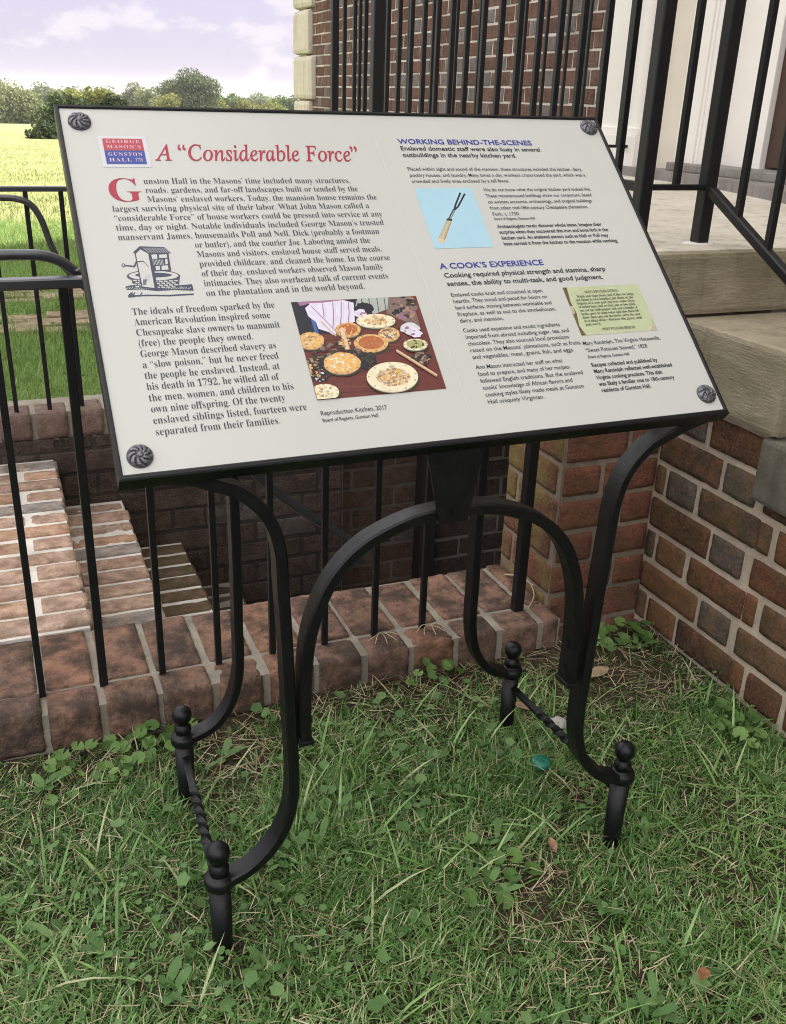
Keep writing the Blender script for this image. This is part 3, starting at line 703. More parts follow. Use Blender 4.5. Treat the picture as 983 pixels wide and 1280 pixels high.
for s in (-1, 1):                               # bolts and pinched ends where the arch meets the legs
    for z in (.375, .415):
        mb = MB(); mb.sweep([(SX-.004+s*.196, YF, z), (SX-.004+s*.1935, YF, z)], [(.006*math.cos(i*math.pi/4), .006*math.sin(i*math.pi/4)) for i in range(8)], Vector((0, 0, 1))); mb.build('arch_bolt', M['iron'], sign)
    mb = MB(); mb.box((SX-.004+s*.205-.010, YF-.0185, .346), (SX-.004+s*.205+.010, YF+.0185, .353), .5, 0, .002)
    mb.build('arch_foot_plate', M['iron'], sign)
mb = MB()                                        # plates carrying the panel
for s in (-1, 1):
    mb = MB(); mb.sweep([pp(s*.23-.014, .02, -.026), pp(s*.23-.014, .5, -.026)], [(-.018, -.004), (.018, -.004), (.018, .004), (-.018, .004)], EN); mb.build('panel_bracket', M['iron'], sign)

# ---- lettering
def sf(s, A, a, dg=None):                        # letters of a serif alphabet carried by the built-in font
    o = ''
    for ch in s:
        if 'A' <= ch <= 'Z': o += chr(A+ord(ch)-65)
        elif 'a' <= ch <= 'z': o += '\u210e' if (a == 0x1D44E and ch == 'h') else chr(a+ord(ch)-97)
        elif ch.isdigit() and dg: o += chr(dg+ord(ch)-48)
        else: o += ch
    return o
ROMAN = lambda s: sf(s, 0x1D400, 0x1D41A, 0x1D7CE)
ITAL = lambda s: sf(s, 0x1D434, 0x1D44E)
def text_geo(s, off=0.0, space=1.0):
    cu = bpy.data.curves.new('t', 'FONT'); cu.body = s; cu.size = 1.0; cu.offset = off; cu.space_character = space; cu.resolution_u = 3
    ob = bpy.data.objects.new('t', cu); sc.collection.objects.link(ob)
    dg = C.evaluated_depsgraph_get(); dg.update()
    me = bpy.data.meshes.new_from_object(ob.evaluated_get(dg))
    v = [tuple(x.co) for x in me.vertices]; f = [list(p.vertices) for p in me.polygons]
    bpy.data.objects.remove(ob); bpy.data.curves.remove(cu); bpy.data.meshes.remove(me)
    return v, f
def lettering(name, rows, mat_, parent, enc=lambda s: s, off=0.0, space=1.0, depth=.0006, width=None, size=.0125, skip_fit=None):
    """rows: (string, u, v baseline). width: the first row's real width sets the horizontal scale."""
    mb = MB(); kx = None
    for i, (s, u, v, *w_) in enumerate(rows):
        V, F = text_geo(enc(s), off, space)
        if not V: continue
        if kx is None or w_:
            W = max(p[0] for p in V)-min(p[0] for p in V)
            want = w_[0] if w_ else width
            kx = want/W if want else size
        b0 = len(mb.v); mb.v += [tuple(pp(u+x*kx, v+y*size, depth)) for x, y, z in V]
        for f in F: mb.face([b0+q for q in f], .5, 0)
    return mb.build(name, mat_, parent)
title = lettering('title', [('A “Considerable Force”', -.307, .4785)], M['red'], panel, ITAL, .008, 1.0, width=.297, size=.0415)
lettering('drop_cap', [('G', -.3825, .4075)], M['red'], panel, ROMAN, -.008, width=.0415, size=.058)
B1 = ['unston Hall in the Masons’ time included many structures,', 'roads, gardens, and far-off landscapes built or tended by the', 'Masons’ enslaved workers. Today, the mansion house remains the', 'largest surviving physical site of their labor. What John Mason called a',
      '“considerable Force” of house workers could be pressed into service at any', 'time, day or night. Notable individuals included George Mason’s trusted', 'manservant James, housemaids Poll and Nell, Dick (probably a footman',
      'or butler), and the courier Joe. Laboring amidst the', 'Masons and visitors, enslaved house staff served meals,', 'provided childcare, and cleaned the home. In the course', 'of their day, enslaved workers observed Mason family', 'intimacies. They also overheard talk of current events', 'on the plantation and in the world beyond.']
B1U = [-.333]*3+[-.380]*4+[-.284]*6
WB1 = [.292, .300, .325, .356, .372, .370, .359, .245, .258, .2665, .252, .255, .216]
lettering('body_text', [(s, u, .4372-.01556*i, w_) for i, (s, u, w_) in enumerate(zip(B1, B1U, WB1))], M['ink'], panel, ROMAN, -.0095, 1.0, size=.0146)
B2 = ['The ideals of freedom sparked by the', 'American Revolution inspired some', 'Chesapeake slave owners to manumit', '(free) the people they owned.', 'George Mason described slavery as', 'a “slow poison,” but he never freed', 'the people he enslaved. Instead, at', 'his death in 1792, he willed all of', 'the men, women, and children to his', 'own nine offspring. Of the twenty', 'enslaved siblings listed, fourteen were', 'separated from their families.']
WB2 = [.181, .172, .181, .142, .169, .169, .167, .163, .178, .164, .188, .150]
lettering('body_text', [(s, -.380, .2272-.01562*i, w_) for i, (s, w_) in enumerate(zip(B2, WB2))], M['ink'], panel, ROMAN, -.0095, 1.0, size=.0148)
lettering('heading', [('WORKING BEHIND-THE-SCENES', .056, .5135, .231)], M['blue'], panel, off=.018, size=.0140)
lettering('heading', [('A COOK’S EXPERIENCE', .054, .2785, .169)], M['blue'], panel, off=.018, size=.0140)
lettering('subheading', [('Enslaved domestic staff were also busy in several', .056, .5005, .240), ('outbuildings in the nearby kitchen yard.', .056, .4875, .193)], M['ink_dark'], panel, off=.014, size=.0118)
lettering('subheading', [('Cooking required physical strength and stamina, sharp', .056, .2630, .268), ('senses, the ability to multi-task, and good judgment.', .056, .2485, .258)], M['ink_dark'], panel, off=.014, size=.0118)
SM_ = [('Placed within sight and sound of the mansion, these structures included the kitchen, dairy,', .056, .4605, .303), ('poultry houses, and laundry. Many times a day, workers crisscrossed the yard, which was a', .056, .4485, .304), ('crowded and lively area enclosed by a tall fence.', .056, .4370, .163)]
SM2 = [(s, .169, .4195-.0118*i, w_) for i, (s, w_) in enumerate((('We do not know what the original kitchen yard looked like.', .191), ('These reconstructed buildings show our conjecture, based', .187), ('on written accounts, archaeology, and original buildings', .183), ('from other mid-18th-century Chesapeake plantations.', .172)))]
SM3 = [('Fork, c. 1750', .169, .3725, .044)]
LC = ['Enslaved cooks knelt and crouched at open', 'hearths. They stood and paced for hours on', 'hard surfaces, moving between worktable and', 'fireplace, as well as out to the smokehouse,', 'dairy, and mansion.', None, 'Cooks used expensive and exotic ingredients', 'imported from abroad including sugar, tea, and', 'chocolate. They also sourced local provisions', 'raised on the Masons’ plantations, such as fruits', 'and vegetables, meat, grains, fish, and eggs.', None, 'Ann Mason instructed her staff on what', 'food to prepare, and many of her recipes', 'followed English traditions. But the enslaved', 'cooks’ knowledge of African flavors and', 'cooking styles likely made meals at Gunston', 'Hall uniquely Virginian.']
v = .2298
SM4 = [[]]
for s in LC:
    if s is None: v -= .0055; SM4.append([]); continue
    SM4[-1].append((s, .056, v, .00357*len(s))); v -= .01095
SM5 = [('Mary Randolph, The Virginia Housewife,', .235, .1345, .133), ('“Sweet Potatoes Stewed,” 1828', .235, .1225, .105)]; SM6 = [('Reproduction Kitchen, 2017', -.176, .0610, .089)]
for blk in [SM_, SM2, SM3, SM5, SM6]+SM4: lettering('small_text', blk, M['ink_dark'], panel, off=.002, size=.0094)
for u_, v_, w_ in ((.169, .3640, .069), (.235, .1120, .069), (-.176, .0515, .074)): lettering('credit_line', [('Board of Regents, Gunston Hall', u_, v_, w_)], M['ink'], panel, off=.010, size=.0070)
BT = [(s, .169, .3490-.0108*i, w_) for i, (s, w_) in enumerate((('Archaeologists rarely discover whole items. Imagine their', .183), ('surprise when they uncovered this iron and bone fork in the', .190), ('kitchen yard. An enslaved person such as Nell or Poll may', .186), ('have carried it from the kitchen to the mansion while working.', .199)))]
BT2 = [(s, .235, .0975-.0105*i, w_) for i, (s, w_) in enumerate((('Recipes collected and published by', .112), ('Mary Randolph reflected well-established', .133), ('Virginia cooking practices. This dish', .112), ('was likely a familiar one to 18th-century', .129), ('residents of Gunston Hall.', .083)))]
for blk in (BT, BT2): lettering('bold_text', blk, M['ink_dark'], panel, off=.016, size=.0092)
mb = MB(); sheet(mb, [(.0205, .520), (.0222, .520), (.0262, .050), (.0245, .050)], .0003); mb.build('divider_line', M['strip'], panel)
# ---- logo plaque
mb = MB(); sheet(mb, [(-.381, .4665), (-.3175, .4665), (-.3175, .5215), (-.381, .5215)], .0005); logo = mb.build('logo', M['white_ink'], panel)
mb = MB(); sheet(mb, [(-.3755, .4955), (-.323, .4955), (-.323, .5165), (-.3755, .5165)], .0009); mb.build('logo_band', M['logo_red'], logo)
mb = MB(); sheet(mb, [(-.3755, .4715), (-.323, .4715), (-.323, .4950), (-.3755, .4950)], .0009); mb.build('logo_band', M['logo_blue'], logo)
lettering('logo_lettering', [('GEORGE', -.3715, .5080, .0445), ('MASON’S', -.3715, .4985, .0445), ('GUNSTON', -.3715, .4855, .0445), ('HALL', -.3715, .4755, .0290), ('1755', -.3370, .4755, .0090)], plain('print pale pink', (.68, .45, .5), .4), logo, ROMAN, -.004, 1.25, .0013, size=.0085)
# ---- pictures printed on the panel
def ell(cx, cy, a, b_, rot=0, n=28, wob=0, rg=None):
    o = []
    for i in range(n):
        t_ = 2*math.pi*i/n; k = 1+(rg.uniform(-wob, wob) if wob else 0)
        x, y = a*k*math.cos(t_), b_*k*math.sin(t_); o.append((cx+x*math.cos(rot)-y*math.sin(rot), cy+x*math.sin(rot)+y*math.cos(rot)))
    return o
class Pic:
    """A flat printed picture: patches stacked a few hundredths of a millimetre apart, all in one mesh."""
    def __init__(s, u0, v0, u1, v1, base):
        s.mb = MB(); s.b = (u0, v0, u1, v1); s.mats = []; s.d = .0004; s.rg = random.Random(3)
        if base: s.poly([(0, 0), (1, 0), (1, 1), (0, 1)], base)
    def slot(s, k):
        if k not in s.mats: s.mats.append(k)
        return s.mats.index(k)
    def poly(s, pts, k, clip=True):
        u0, v0, u1, v1 = s.b
        pts = [(min(1, max(0, x)), min(1, max(0, y))) if clip else (x, y) for x, y in pts]
        b0 = len(s.mb.v)
        for x, y in pts: s.mb.v.append(tuple(pp(u0+(u1-u0)*x, v0+(v1-v0)*y, s.d)))
        s.mb.face(list(range(b0, b0+len(pts))), .5, s.slot(k)); s.d += .0000012
    def line(s, pts, wd, k):
        u0, v0, u1, v1 = s.b; asp = (u1-u0)/(v1-v0)
        for (x0, y0), (x1, y1) in zip(pts[:-1], pts[1:]):
            dx, dy = (x1-x0)*asp, y1-y0; l = math.hypot(dx, dy) or 1; nx, ny = -dy/l*wd/2, dx/l*wd/2
            s.poly([(x0+nx/asp, y0+ny), (x1+nx/asp, y1+ny), (x1-nx/asp, y1-ny), (x0-nx/asp, y0-ny)], k)
    def build(s, name): return s.mb.build(name, [M[k] for k in s.mats], panel)
HM = np.array([0.0012058091698264797, -0.0003937241914043644, -0.47787677827795405, -0.0001407647930874445, -0.0012489297809675504, 0.7743672717633912, -0.00030753576157533616, 0.0004840555661914945, 1.0]).reshape(3, 3)
def art(P, ox, oy, k):                           # drawing coordinates of a picture -> its own unit square
    u0, v0, u1, v1 = P.b
    def f(x, y):
        q = HM @ np.array((ox+x/k, oy+y/k, 1.0)); return ((q[0]/q[2]-u0)/(u1-u0), (q[1]/q[2]-v0)/(v1-v0))
    return f
P = Pic(-.1755, .0835, .0035, .2345, 'table')      # kitchen table laid with pies and bowls
q_ = P.rg; F_ = art(P, 355, 360, 4.915)
def pl(pts, kind): P.poly([F_(*p) for p in pts], kind)
def li(pts, wd, kind): P.line([F_(*p) for p in pts], wd, kind)
def el(cx, cy, a, b_, kind, wob=0, n=26): pl(ell(cx, cy, a, b_, 0, n, wob, q_), kind)
def speck(cx, cy, a, b_, cnt, r, kinds):
    for i in range(cnt):
        t_ = q_.random()*6.28; k = math.sqrt(q_.random()); el(cx+a*k*math.cos(t_), cy+b_*k*math.sin(t_), r*q_.uniform(.5, 1.4), r*q_.uniform(.35, .9), kinds[i % len(kinds)], .25, 7)
for i in range(26): li([(q_.uniform(80, 500), 260+16*i), (q_.uniform(500, 950), 250+16*i)], .006, ('chair', 'table', 'pumpkin_dark', 'table')[i % 4])
pl([(40, 85), (460, 70), (440, 215), (330, 290), (215, 282), (100, 300)], 'chair')
pl([(80, 80), (350, 70), (352, 98), (100, 112)], 'mauve'); pl([(100, 112), (165, 95), (215, 280), (180, 285)], 'chair')
pl([(640, 50), (780, 45), (835, 235), (700, 190), (625, 150)], 'hearth'); speck(735, 120, 75, 70, 60, 14, ('meat', 'chair', 'hearth', 'mauve', 'leafdark'))
pl([(450, 68), (640, 52), (636, 130), (560, 160), (430, 150)], 'greyboard')
for x in (475, 520, 570, 615): li([(x, 62), (x+14, 150)], .007, 'chair')
pl([(155, 95), (240, 92), (300, 84), (365, 76), (428, 92), (436, 208), (400, 225), (340, 292), (212, 252)], 'apron')
for (x0, y0, x1, y1) in ((235, 95, 245, 225), (300, 90, 300, 260), (352, 85, 340, 270), (395, 88, 395, 215), (175, 130, 300, 260)): li([(x0, y0), ((x0+x1)/2+6, (y0+y1)/2), (x1, y1)], .009, 'mauve'); li([(x0+12, y0), ((x0+x1)/2+18, (y0+y1)/2), (x1+9, y1)], .012, 'white_ink')
pl([(158, 165), (184, 178), (214, 282), (190, 278)], 'blue_cloth'); pl([(130, 125), (160, 100), (335, 280), (300, 290), (150, 175)], 'apron'); li([(165, 110), (325, 275)], .008, 'mauve')
el(490, 135, 62, 45, 'chair', .1); el(470, 158, 36, 28, 'apron', .15, 14); speck(470, 158, 26, 18, 8, 10, ('white_ink', 'mauve'))
def dish(cx, cy, a, b_, rim, fill, cnt, kinds, r=9, wob=.03, deep=.75):
    el(cx+6, cy+14, a*1.03, b_*1.05, 'leafdark', 0, 30); el(cx, cy+6, a*.99, b_, 'meat' if rim == 'crust' else 'bone', wob*.5, 36); el(cx, cy, a, b_, rim, wob, 44)
    for i in range(26):
        t_ = 6.28*i/26; el(cx+a*.91*math.cos(t_), cy+b_*.91*math.sin(t_), 8, 5, ('mash', 'crust', 'meat')[i % 3] if rim == 'crust' else ('plate', 'bone', 'plate')[i % 3], .2, 6)
    el(cx, cy-2, a*deep, b_*deep, fill, .02, 30); speck(cx, cy-2, a*deep*.93, b_*deep*.9, cnt, r, kinds)
dish(565, 203, 120, 42, 'plate', 'plate', 60, ('crust', 'meat', 'mash', 'stick', 'bone'), 11, .0, .66)
dish(393, 258, 78, 44, 'crust', 'pumpkin', 26, ('pumpkin', 'crust', 'pumpkin'), 8)
dish(645, 286, 65, 42, 'crust', 'hearth', 44, ('crust', 'stick', 'plate', 'meat'), 8)
dish(535, 340, 104, 55, 'crust', 'pumpkin', 60, ('pumpkin', 'pumpkin', 'pumpkin', 'meat'), 8)
dish(165, 326, 82, 52, 'crust', 'mash', 60, ('mash', 'crust', 'stick', 'meat'), 11)
speck(330, 440, 175, 95, 190, 15, ('leafdark', 'chair', 'leafdark', 'hearth', 'table')); speck(185, 500, 70, 60, 60, 13, ('meat', 'leafdark', 'crust', 'chair')); speck(500, 450, 60, 50, 50, 15, ('leafdark', 'chair')); speck(230, 550, 45, 30, 26, 10, ('chair', 'leafdark', 'white_ink'))
dish(357, 465, 114, 66, 'crust', 'mash', 130, ('mash', 'crust', 'mash', 'stick', 'plate'), 10, .04, .86)
li([(352, 262), (392, 384)], .050, 'meat'); li([(356, 264), (390, 380)], .036, 'stick'); el(358, 264, 22, 15, 'stick'); li([(225, 205), (320, 300)], .012, 'stick')
speck(375, 340, 38, 24, 18, 10, ('crust', 'stick', 'meat'))
dish(665, 550, 158, 92, 'plate', 'plate', 14, ('plate', 'bone'), 14, .0, .78); speck(670, 552, 98, 52, 220, 10, ('meat', 'crust', 'mash', 'stick', 'bone', 'meat'))
el(775, 255, 58, 36, 'white_ink', .18, 16); el(810, 285, 38, 24, 'apron', .15, 14); speck(780, 265, 44, 26, 16, 11, ('white_ink', 'apron', 'mauve'))
speck(830, 430, 60, 50, 60, 13, ('leafdark', 'meat', 'hearth', 'chair'))
dish(806, 352, 74, 34, 'plate', 'greens', 30, ('greens', 'leafdark', 'bone'), 8, .0)
li([(690, 392), (938, 546)], .026, 'meat'); li([(690, 386), (938, 540)], .016, 'stick')
dish(250, 645, 88, 50, 'plate', 'plate', 20, ('meat', 'bone', 'crust'), 9, .0)
P.build('printed_photo')
P = Pic(.0565, .3145, .1505, .4265, 'sky_blue')     # two-tined fork
F_ = art(P, 480, 150, 2.3405)
def pl(pts, kind): P.poly([F_(*p) for p in pts], kind)
def li(pts, wd, kind): P.line([F_(*p) for p in pts], wd, kind)
pl([(157, 352), (165, 357), (180, 352), (196, 305), (199, 292), (184, 290), (176, 308)], 'bone'); pl([(157, 352), (163, 345), (182, 350), (178, 358), (166, 359)], 'stick'); li([(168, 350), (190, 296)], .014, 'page'); li([(176, 352), (196, 300)], .012, 'meat')
for i in range(5): li([(164+3*i, 340-9*i), (178+3*i, 344-9*i)], .006, 'stick')
pl([(182, 294), (186, 288), (200, 290), (200, 296)], 'ink_dark')
li([(191, 292), (206, 262)], .036, 'ink_dark'); li([(206, 264), (209, 250), (224, 213)], .026, 'ink_dark'); li([(206, 264), (217, 254), (237, 216)], .026, 'ink_dark'); li([(193, 290), (206, 264)], .010, 'shade_ink')
P.build('printed_photo')
P = Pic(.2385, .1510, .3705, .2360, 'page')
P.poly([(0, 1), (.055, 1), (.03, .7), (.05, .45), (.02, .2), (.06, 0), (0, 0)], 'page_edge'); P.poly([(.9, 0), (1, 0), (1, .3), (.96, .1)], 'bone'); P.poly([(0, .45), (.03, .45), (.04, .6), (0, .62)], 'bone')
recp = P.build('printed_page')
RC = ['Wash and wipe them, and if they be large,', 'cut them in two lengths; put them in the', 'bottom of a stew pan, lay over some slices', 'of boiled ham, and on that, one or two chick-', 'ens cut up, with pepper, salt and a bundle of', 'herbs; pour in some water and stew them till', 'done, then take out the herbs, serve the stew', 'in a deep dish—thicken the gravy, and', 'pour over it.']
rows = [('SWEET POTATOES STEWED.', .272, .2235, .058)] + [(s, .252 if i else .256, .2165-.0062*i, .100 if i < 8 else .026) for i, s in enumerate(RC)] + [('SWEET POTATOES BROILED.', .276, .1570, .058)]
lettering('page_lettering', rows, M['pageink'], recp, ROMAN, -.004, 1.0, .0009, size=.0066)
# woodcut of a well
P = Pic(-.392, .2440, -.286, .3400, None); F_ = art(P, 110, 150, 5.564); K_ = 'woodcut'; q_ = random.Random(8)
def pl(pts, kind=K_): P.poly([F_(*p) for p in pts], kind)
def li(pts, wd=.012, kind=K_): P.line([F_(*p) for p in pts], wd, kind)
pl([(262, 1160), (300, 1150), (480, 1165), (640, 1150), (725, 1143), (736, 1188), (600, 1182), (480, 1190), (380, 1178), (270, 1182)])
for i in range(26): x = 270+17*i; li([(x, 1176-.02*i), (x+q_.uniform(8, 30), 1160+q_.uniform(-3, 6))], .007, 'panel')
li([(280, 1226), (420, 1220), (560, 1222), (736, 1212)], .022); pl([(285, 1212), (300, 1206), (330, 1222), (330, 1232), (283, 1236)])
for x in (290, 300, 315, 365): li([(x, 1222), (x+12, 1200)], .012)
pl(ell(457, 1088, 186, 44)); pl([(300, 1100), (640, 1092), (632, 1166), (480, 1178), (320, 1165)])
pl(ell(457, 1084, 172, 33), 'panel'); 
for i in range(16):
    t_ = 6.28*i/16; li([(457+172*math.cos(t_), 1084+33*math.sin(t_)), (457+186*math.cos(t_), 1088+44*math.sin(t_))], .008)
pl(ell(457, 1080, 128, 17))
for r_ in range(4):
    for c_ in range(9):
        x = 312+36*c_+(18 if r_ % 2 else 0); y = 1112+14*r_+7*math.sin((x-300)/340*3.14)
        if x < 612: pl([(x, y), (x+q_.uniform(24, 31), y+1), (x+29, y+9), (x+2, y+8)], 'panel')
pl([(326, 930), (365, 892), (428, 928), (474, 1178), (372, 1168), (345, 1030)]); pl([(334, 932), (365, 902), (420, 932), (464, 1170), (381, 1160), (353, 1030)], 'panel')
for i in range(10): li([(392+4*i, 1140-3*i), (402+4*i, 1075+4*(i % 3))], .007, 'shade_ink')
for i in range(5): li([(384+5*i, 1150), (388+5*i, 1110)], .007)
pl([(428, 930), (560, 926), (580, 1050), (455, 1056)]); pl([(440, 938), (480, 936), (484, 966), (446, 968)], 'panel'); pl([(494, 938), (548, 936), (552, 960), (497, 962)], 'panel')
pl([(470, 1018), (500, 1016), (504, 1044), (475, 1046)], 'panel'); pl([(512, 1016), (556, 1012), (562, 1042), (515, 1044)], 'panel'); pl([(536, 968), (553, 967), (557, 1004), (540, 1006)], 'panel')
for i in range(8): li([(448+10*i, 972), (456+10*i, 1010)], .006, 'panel')
li([(432, 930), (480, 1175)], .030)
pl([(314, 922), (360, 880), (530, 885), (578, 926), (562, 930), (432, 932), (371, 896), (328, 932)])
for i in range(13): li([(384+12*i, 890), (424+12*i, 925)], .005, 'shade_ink')
li([(252, 1012), (325, 1020), (337, 988), (388, 985)], .020); li([(388, 985), (424, 1026)], .008); pl(ell(246, 1012, 12, 13)); pl(ell(246, 1012, 6, 7), 'panel')
P.build('woodcut_picture')
#__NATURE__
# ------------------------------------------------------------------ grass and weeds
def leaf_mat(name, stops, trans=.35, rough=.55, spec=.3, var=.25):
    m = bpy.data.materials.new(name); m.use_nodes = True; N = m.node_tree.nodes; L = m.node_tree.links
    p = N['Principled BSDF']; t = tone_attr(N); r = ramp(N, stops); L.new(t, r.inputs[0])
    n = noise(N, L, 35, 4, .6, obj_co(N)); c = mixc(N, L, n, (1-var,)*3, (1+var,)*3); c = mixc(N, L, 1.0, r.outputs[0], c, 'MULTIPLY')
    L.new(c, p.inputs['Base Color']); p.inputs['Roughness'].default_value = rough; p.inputs['Specular IOR Level'].default_value = spec
    tr = N.new('ShaderNodeBsdfTranslucent'); L.new(c, tr.inputs['Color'])
    mx = N.new('ShaderNodeMixShader'); mx.inputs[0].default_value = trans; L.new(p.outputs[0], mx.inputs[1]); L.new(tr.outputs[0], mx.inputs[2])
    L.new(mx.outputs[0], N['Material Output'].inputs[0]); return m
M['blade'] = leaf_mat('grass blade', [(0, (.045, .115, .022)), (.3, (.095, .215, .045)), (.6, (.17, .32, .078)), (.82, (.34, .50, .19)), (.93, (.42, .44, .24)), (1, (.55, .48, .30))], .22, .40, .5)
M['clover'] = leaf_mat('clover leaf', [(0, (.065, .14, .038)), (.5, (.115, .225, .068)), (1, (.21, .34, .125))], .3, .6, .35)
M['straw'] = leaf_mat('dry straw', [(0, (.22, .165, .095)), (.5, (.40, .325, .20)), (1, (.58, .50, .35))], .1, .8, .2)
M['ivy'] = leaf_mat('ground ivy leaf', [(0, (.06, .13, .03)), (.5, (.11, .21, .05)), (1, (.19, .31, .09))], .3, .55, .35)
M['meadow'] = leaf_mat('meadow grass', [(0, (.11, .16, .042)), (.5, (.155, .195, .060)), (1, (.22, .235, .09))], .35, .7, .2)
M['lawn'] = leaf_mat('lawn grass', [(0, (.13, .225, .05)), (.5, (.21, .33, .09)), (1, (.32, .43, .16))], .35, .6, .3)
def vnoise(x, y, s, seed=0):
    """value noise 0..1 on arrays"""
    rs = np.random.RandomState(seed); G = rs.rand(64, 64)
    X = x*s+100.3; Y = y*s+100.7; i = np.floor(X).astype(int); j = np.floor(Y).astype(int); fx = X-i; fy = Y-j
    fx = fx*fx*(3-2*fx); fy = fy*fy*(3-2*fy)
    g_ = lambda a, b: G[a % 64, b % 64]
    return (g_(i, j)*(1-fx)+g_(i+1, j)*fx)*(1-fy)+(g_(i, j+1)*(1-fx)+g_(i+1, j+1)*fx)*fy
GZ = np.vectorize(gz)
def blades(x, y, length, width, az, lean, curl, tone, name, mat_, z0=None, segs=3):
    n = len(x); z = GZ(x, y) if z0 is None else z0
    dx, dy = np.cos(az), np.sin(az); px, py = -dy, dx
    V = np.zeros((n, 2*segs+1, 3)); hor = np.zeros(n); ver = np.zeros(n)
    for k in range(segs+1):
        if k:
            an = lean+curl*(k-.5)/segs; hor = hor+np.sin(an)*length/segs; ver = ver+np.cos(an)*length/segs
        cx, cy, cz = x+dx*hor, y+dy*hor, z+np.maximum(ver, -.002)-.003
        wk = width*(1, .95, .7, 0)[k] if segs == 3 else width*(1-k/segs)
        if k < segs:
            V[:, 2*k] = np.stack([cx-px*wk/2, cy-py*wk/2, cz], 1); V[:, 2*k+1] = np.stack([cx+px*wk/2, cy+py*wk/2, cz], 1)
        else: V[:, 2*segs] = np.stack([cx, cy, cz], 1)
    m_ = 2*segs+1; base = (np.arange(n)*m_)[:, None]
    tri = []
    for k in range(segs-1): tri += [(2*k, 2*k+1, 2*k+3), (2*k, 2*k+3, 2*k+2)]
    tri.append((2*segs-2, 2*segs-1, 2*segs))
    F = np.concatenate([base+np.array(t_) for t_ in tri], 0); T = np.tile(tone, len(tri))
    return build_np(name, V.reshape(-1, 3), F, T, mat_)
rs = np.random.RandomState(7)
def bare(x, y):
    """1 where the turf is worn to thatch and soil: along the kerb, in the corner by the pier, and in scattered patches"""
    b = np.clip((y-1.36)/.16, 0, 1)*np.clip((1.15+.12*np.sin(5*x)-np.abs(x-.75))/.5, 0, 1)
    b = np.maximum(b, np.clip(1-np.hypot((x-1.15)/.26, (y-1.42)/.24), 0, 1)*1.6)
    b = np.maximum(b, np.clip(1-np.hypot((x-.33)/.20, (y-1.42)/.18), 0, 1)*1.3)
    b = np.maximum(b, np.clip((vnoise(x, y, 5.5, 3)-.74)*4.5, 0, 1))
    return np.clip(b, 0, 1)
def scatter(n, x0, x1, y0, y1, f):
    x = rs.uniform(x0, x1, n); y = rs.uniform(y0, y1, n); k = rs.rand(n) < f(x, y)
    ok = ~((x > 1.325) & (y > .08)) & (y < 1.57)
    for fx, fy in FEET: ok &= np.hypot(x-fx, y-fy) > .017
    k &= ok; return x[k], y[k]
FEET = [(SX+s*a, y) for s in (-1, 1) for a, y in ((.331, YF), (.316, YB))]
def tufts(nt, per, x0, x1, y0, y1, lmin, lmax, name, wmul=1.0, spread=.012):
    tx, ty = scatter(nt, x0, x1, y0, y1, lambda x, y: np.clip(1.02-bare(x, y)*.93, 0, 1)*(.45+.55*vnoise(x, y, 9, 5)))
    k = len(tx); hh = .55+.75*vnoise(tx, ty, 6, 9)**1.3; tt = vnoise(tx, ty, 4, 12)
    idx = np.repeat(np.arange(k), per); n = len(idx)
    x = tx[idx]+rs.normal(0, spread, n); y = ty[idx]+rs.normal(0, spread, n)
    ln = rs.uniform(lmin, lmax, n)*hh[idx]; wd = rs.uniform(.0016, .0036, n)*wmul
    az = rs.uniform(0, 2*np.pi, n); lean = np.abs(rs.normal(.80, .38, n)); curl = rs.uniform(.1, 1.3, n)
    tone = np.clip(.15+.45*tt[idx]+rs.normal(0, .26, n), 0, .9); dead = rs.rand(n) < .08; tone[dead] = rs.uniform(.92, 1, dead.sum())
    k_ = (y < 1.572) & ~((x > 1.325) & (y > .1))
    if wmul > 1: k_ &= ~((x > -.72) & (x < 1.33) & (y > .38))
    return tag(blades(*[q[k_] for q in (x, y, ln, wd, az, lean, curl, tone)], name, M['blade']), kind='stuff')
tufts(24000, 9, -.75, 1.33, .35, 1.57, .018, .052, 'grass', .85)
tufts(15000, 9, -3.2, 3.0, -1.8, 1.57, .025, .07, 'grass', 1.5, .02)
# longer coarse blades lying across the turf
x, y = scatter(2600, -.7, 1.33, .35, 1.56, lambda x, y: (1-bare(x, y)*.8)*vnoise(x, y, 5, 21)**1.5)
n = len(x)
tag(blades(x, y, rs.uniform(.06, .13, n), rs.uniform(.003, .0055, n), rs.uniform(0, 6.28, n), rs.uniform(.5, 1.2, n), rs.uniform(.2, 1.0, n), np.clip(rs.normal(.6, .2, n), 0, .93), 'grass', M['blade']), kind='stuff')
# thatch: dead blades lying flat
x, y = scatter(10500, -.75, 1.33, .35, 1.572, lambda x, y: .30+.25*vnoise(x, y, 7, 77)+.6*bare(x, y)); n = len(x)
tag(blades(x, y, rs.uniform(.015, .07, n), rs.uniform(.0008, .0020, n), rs.uniform(0, 6.28, n), np.clip(rs.normal(1.42, .13, n), .9, 1.62), rs.normal(0, .2, n), rs.rand(n), 'thatch', M['straw'], z0=GZ(x, y)+rs.uniform(.002, .020, n)), kind='stuff')
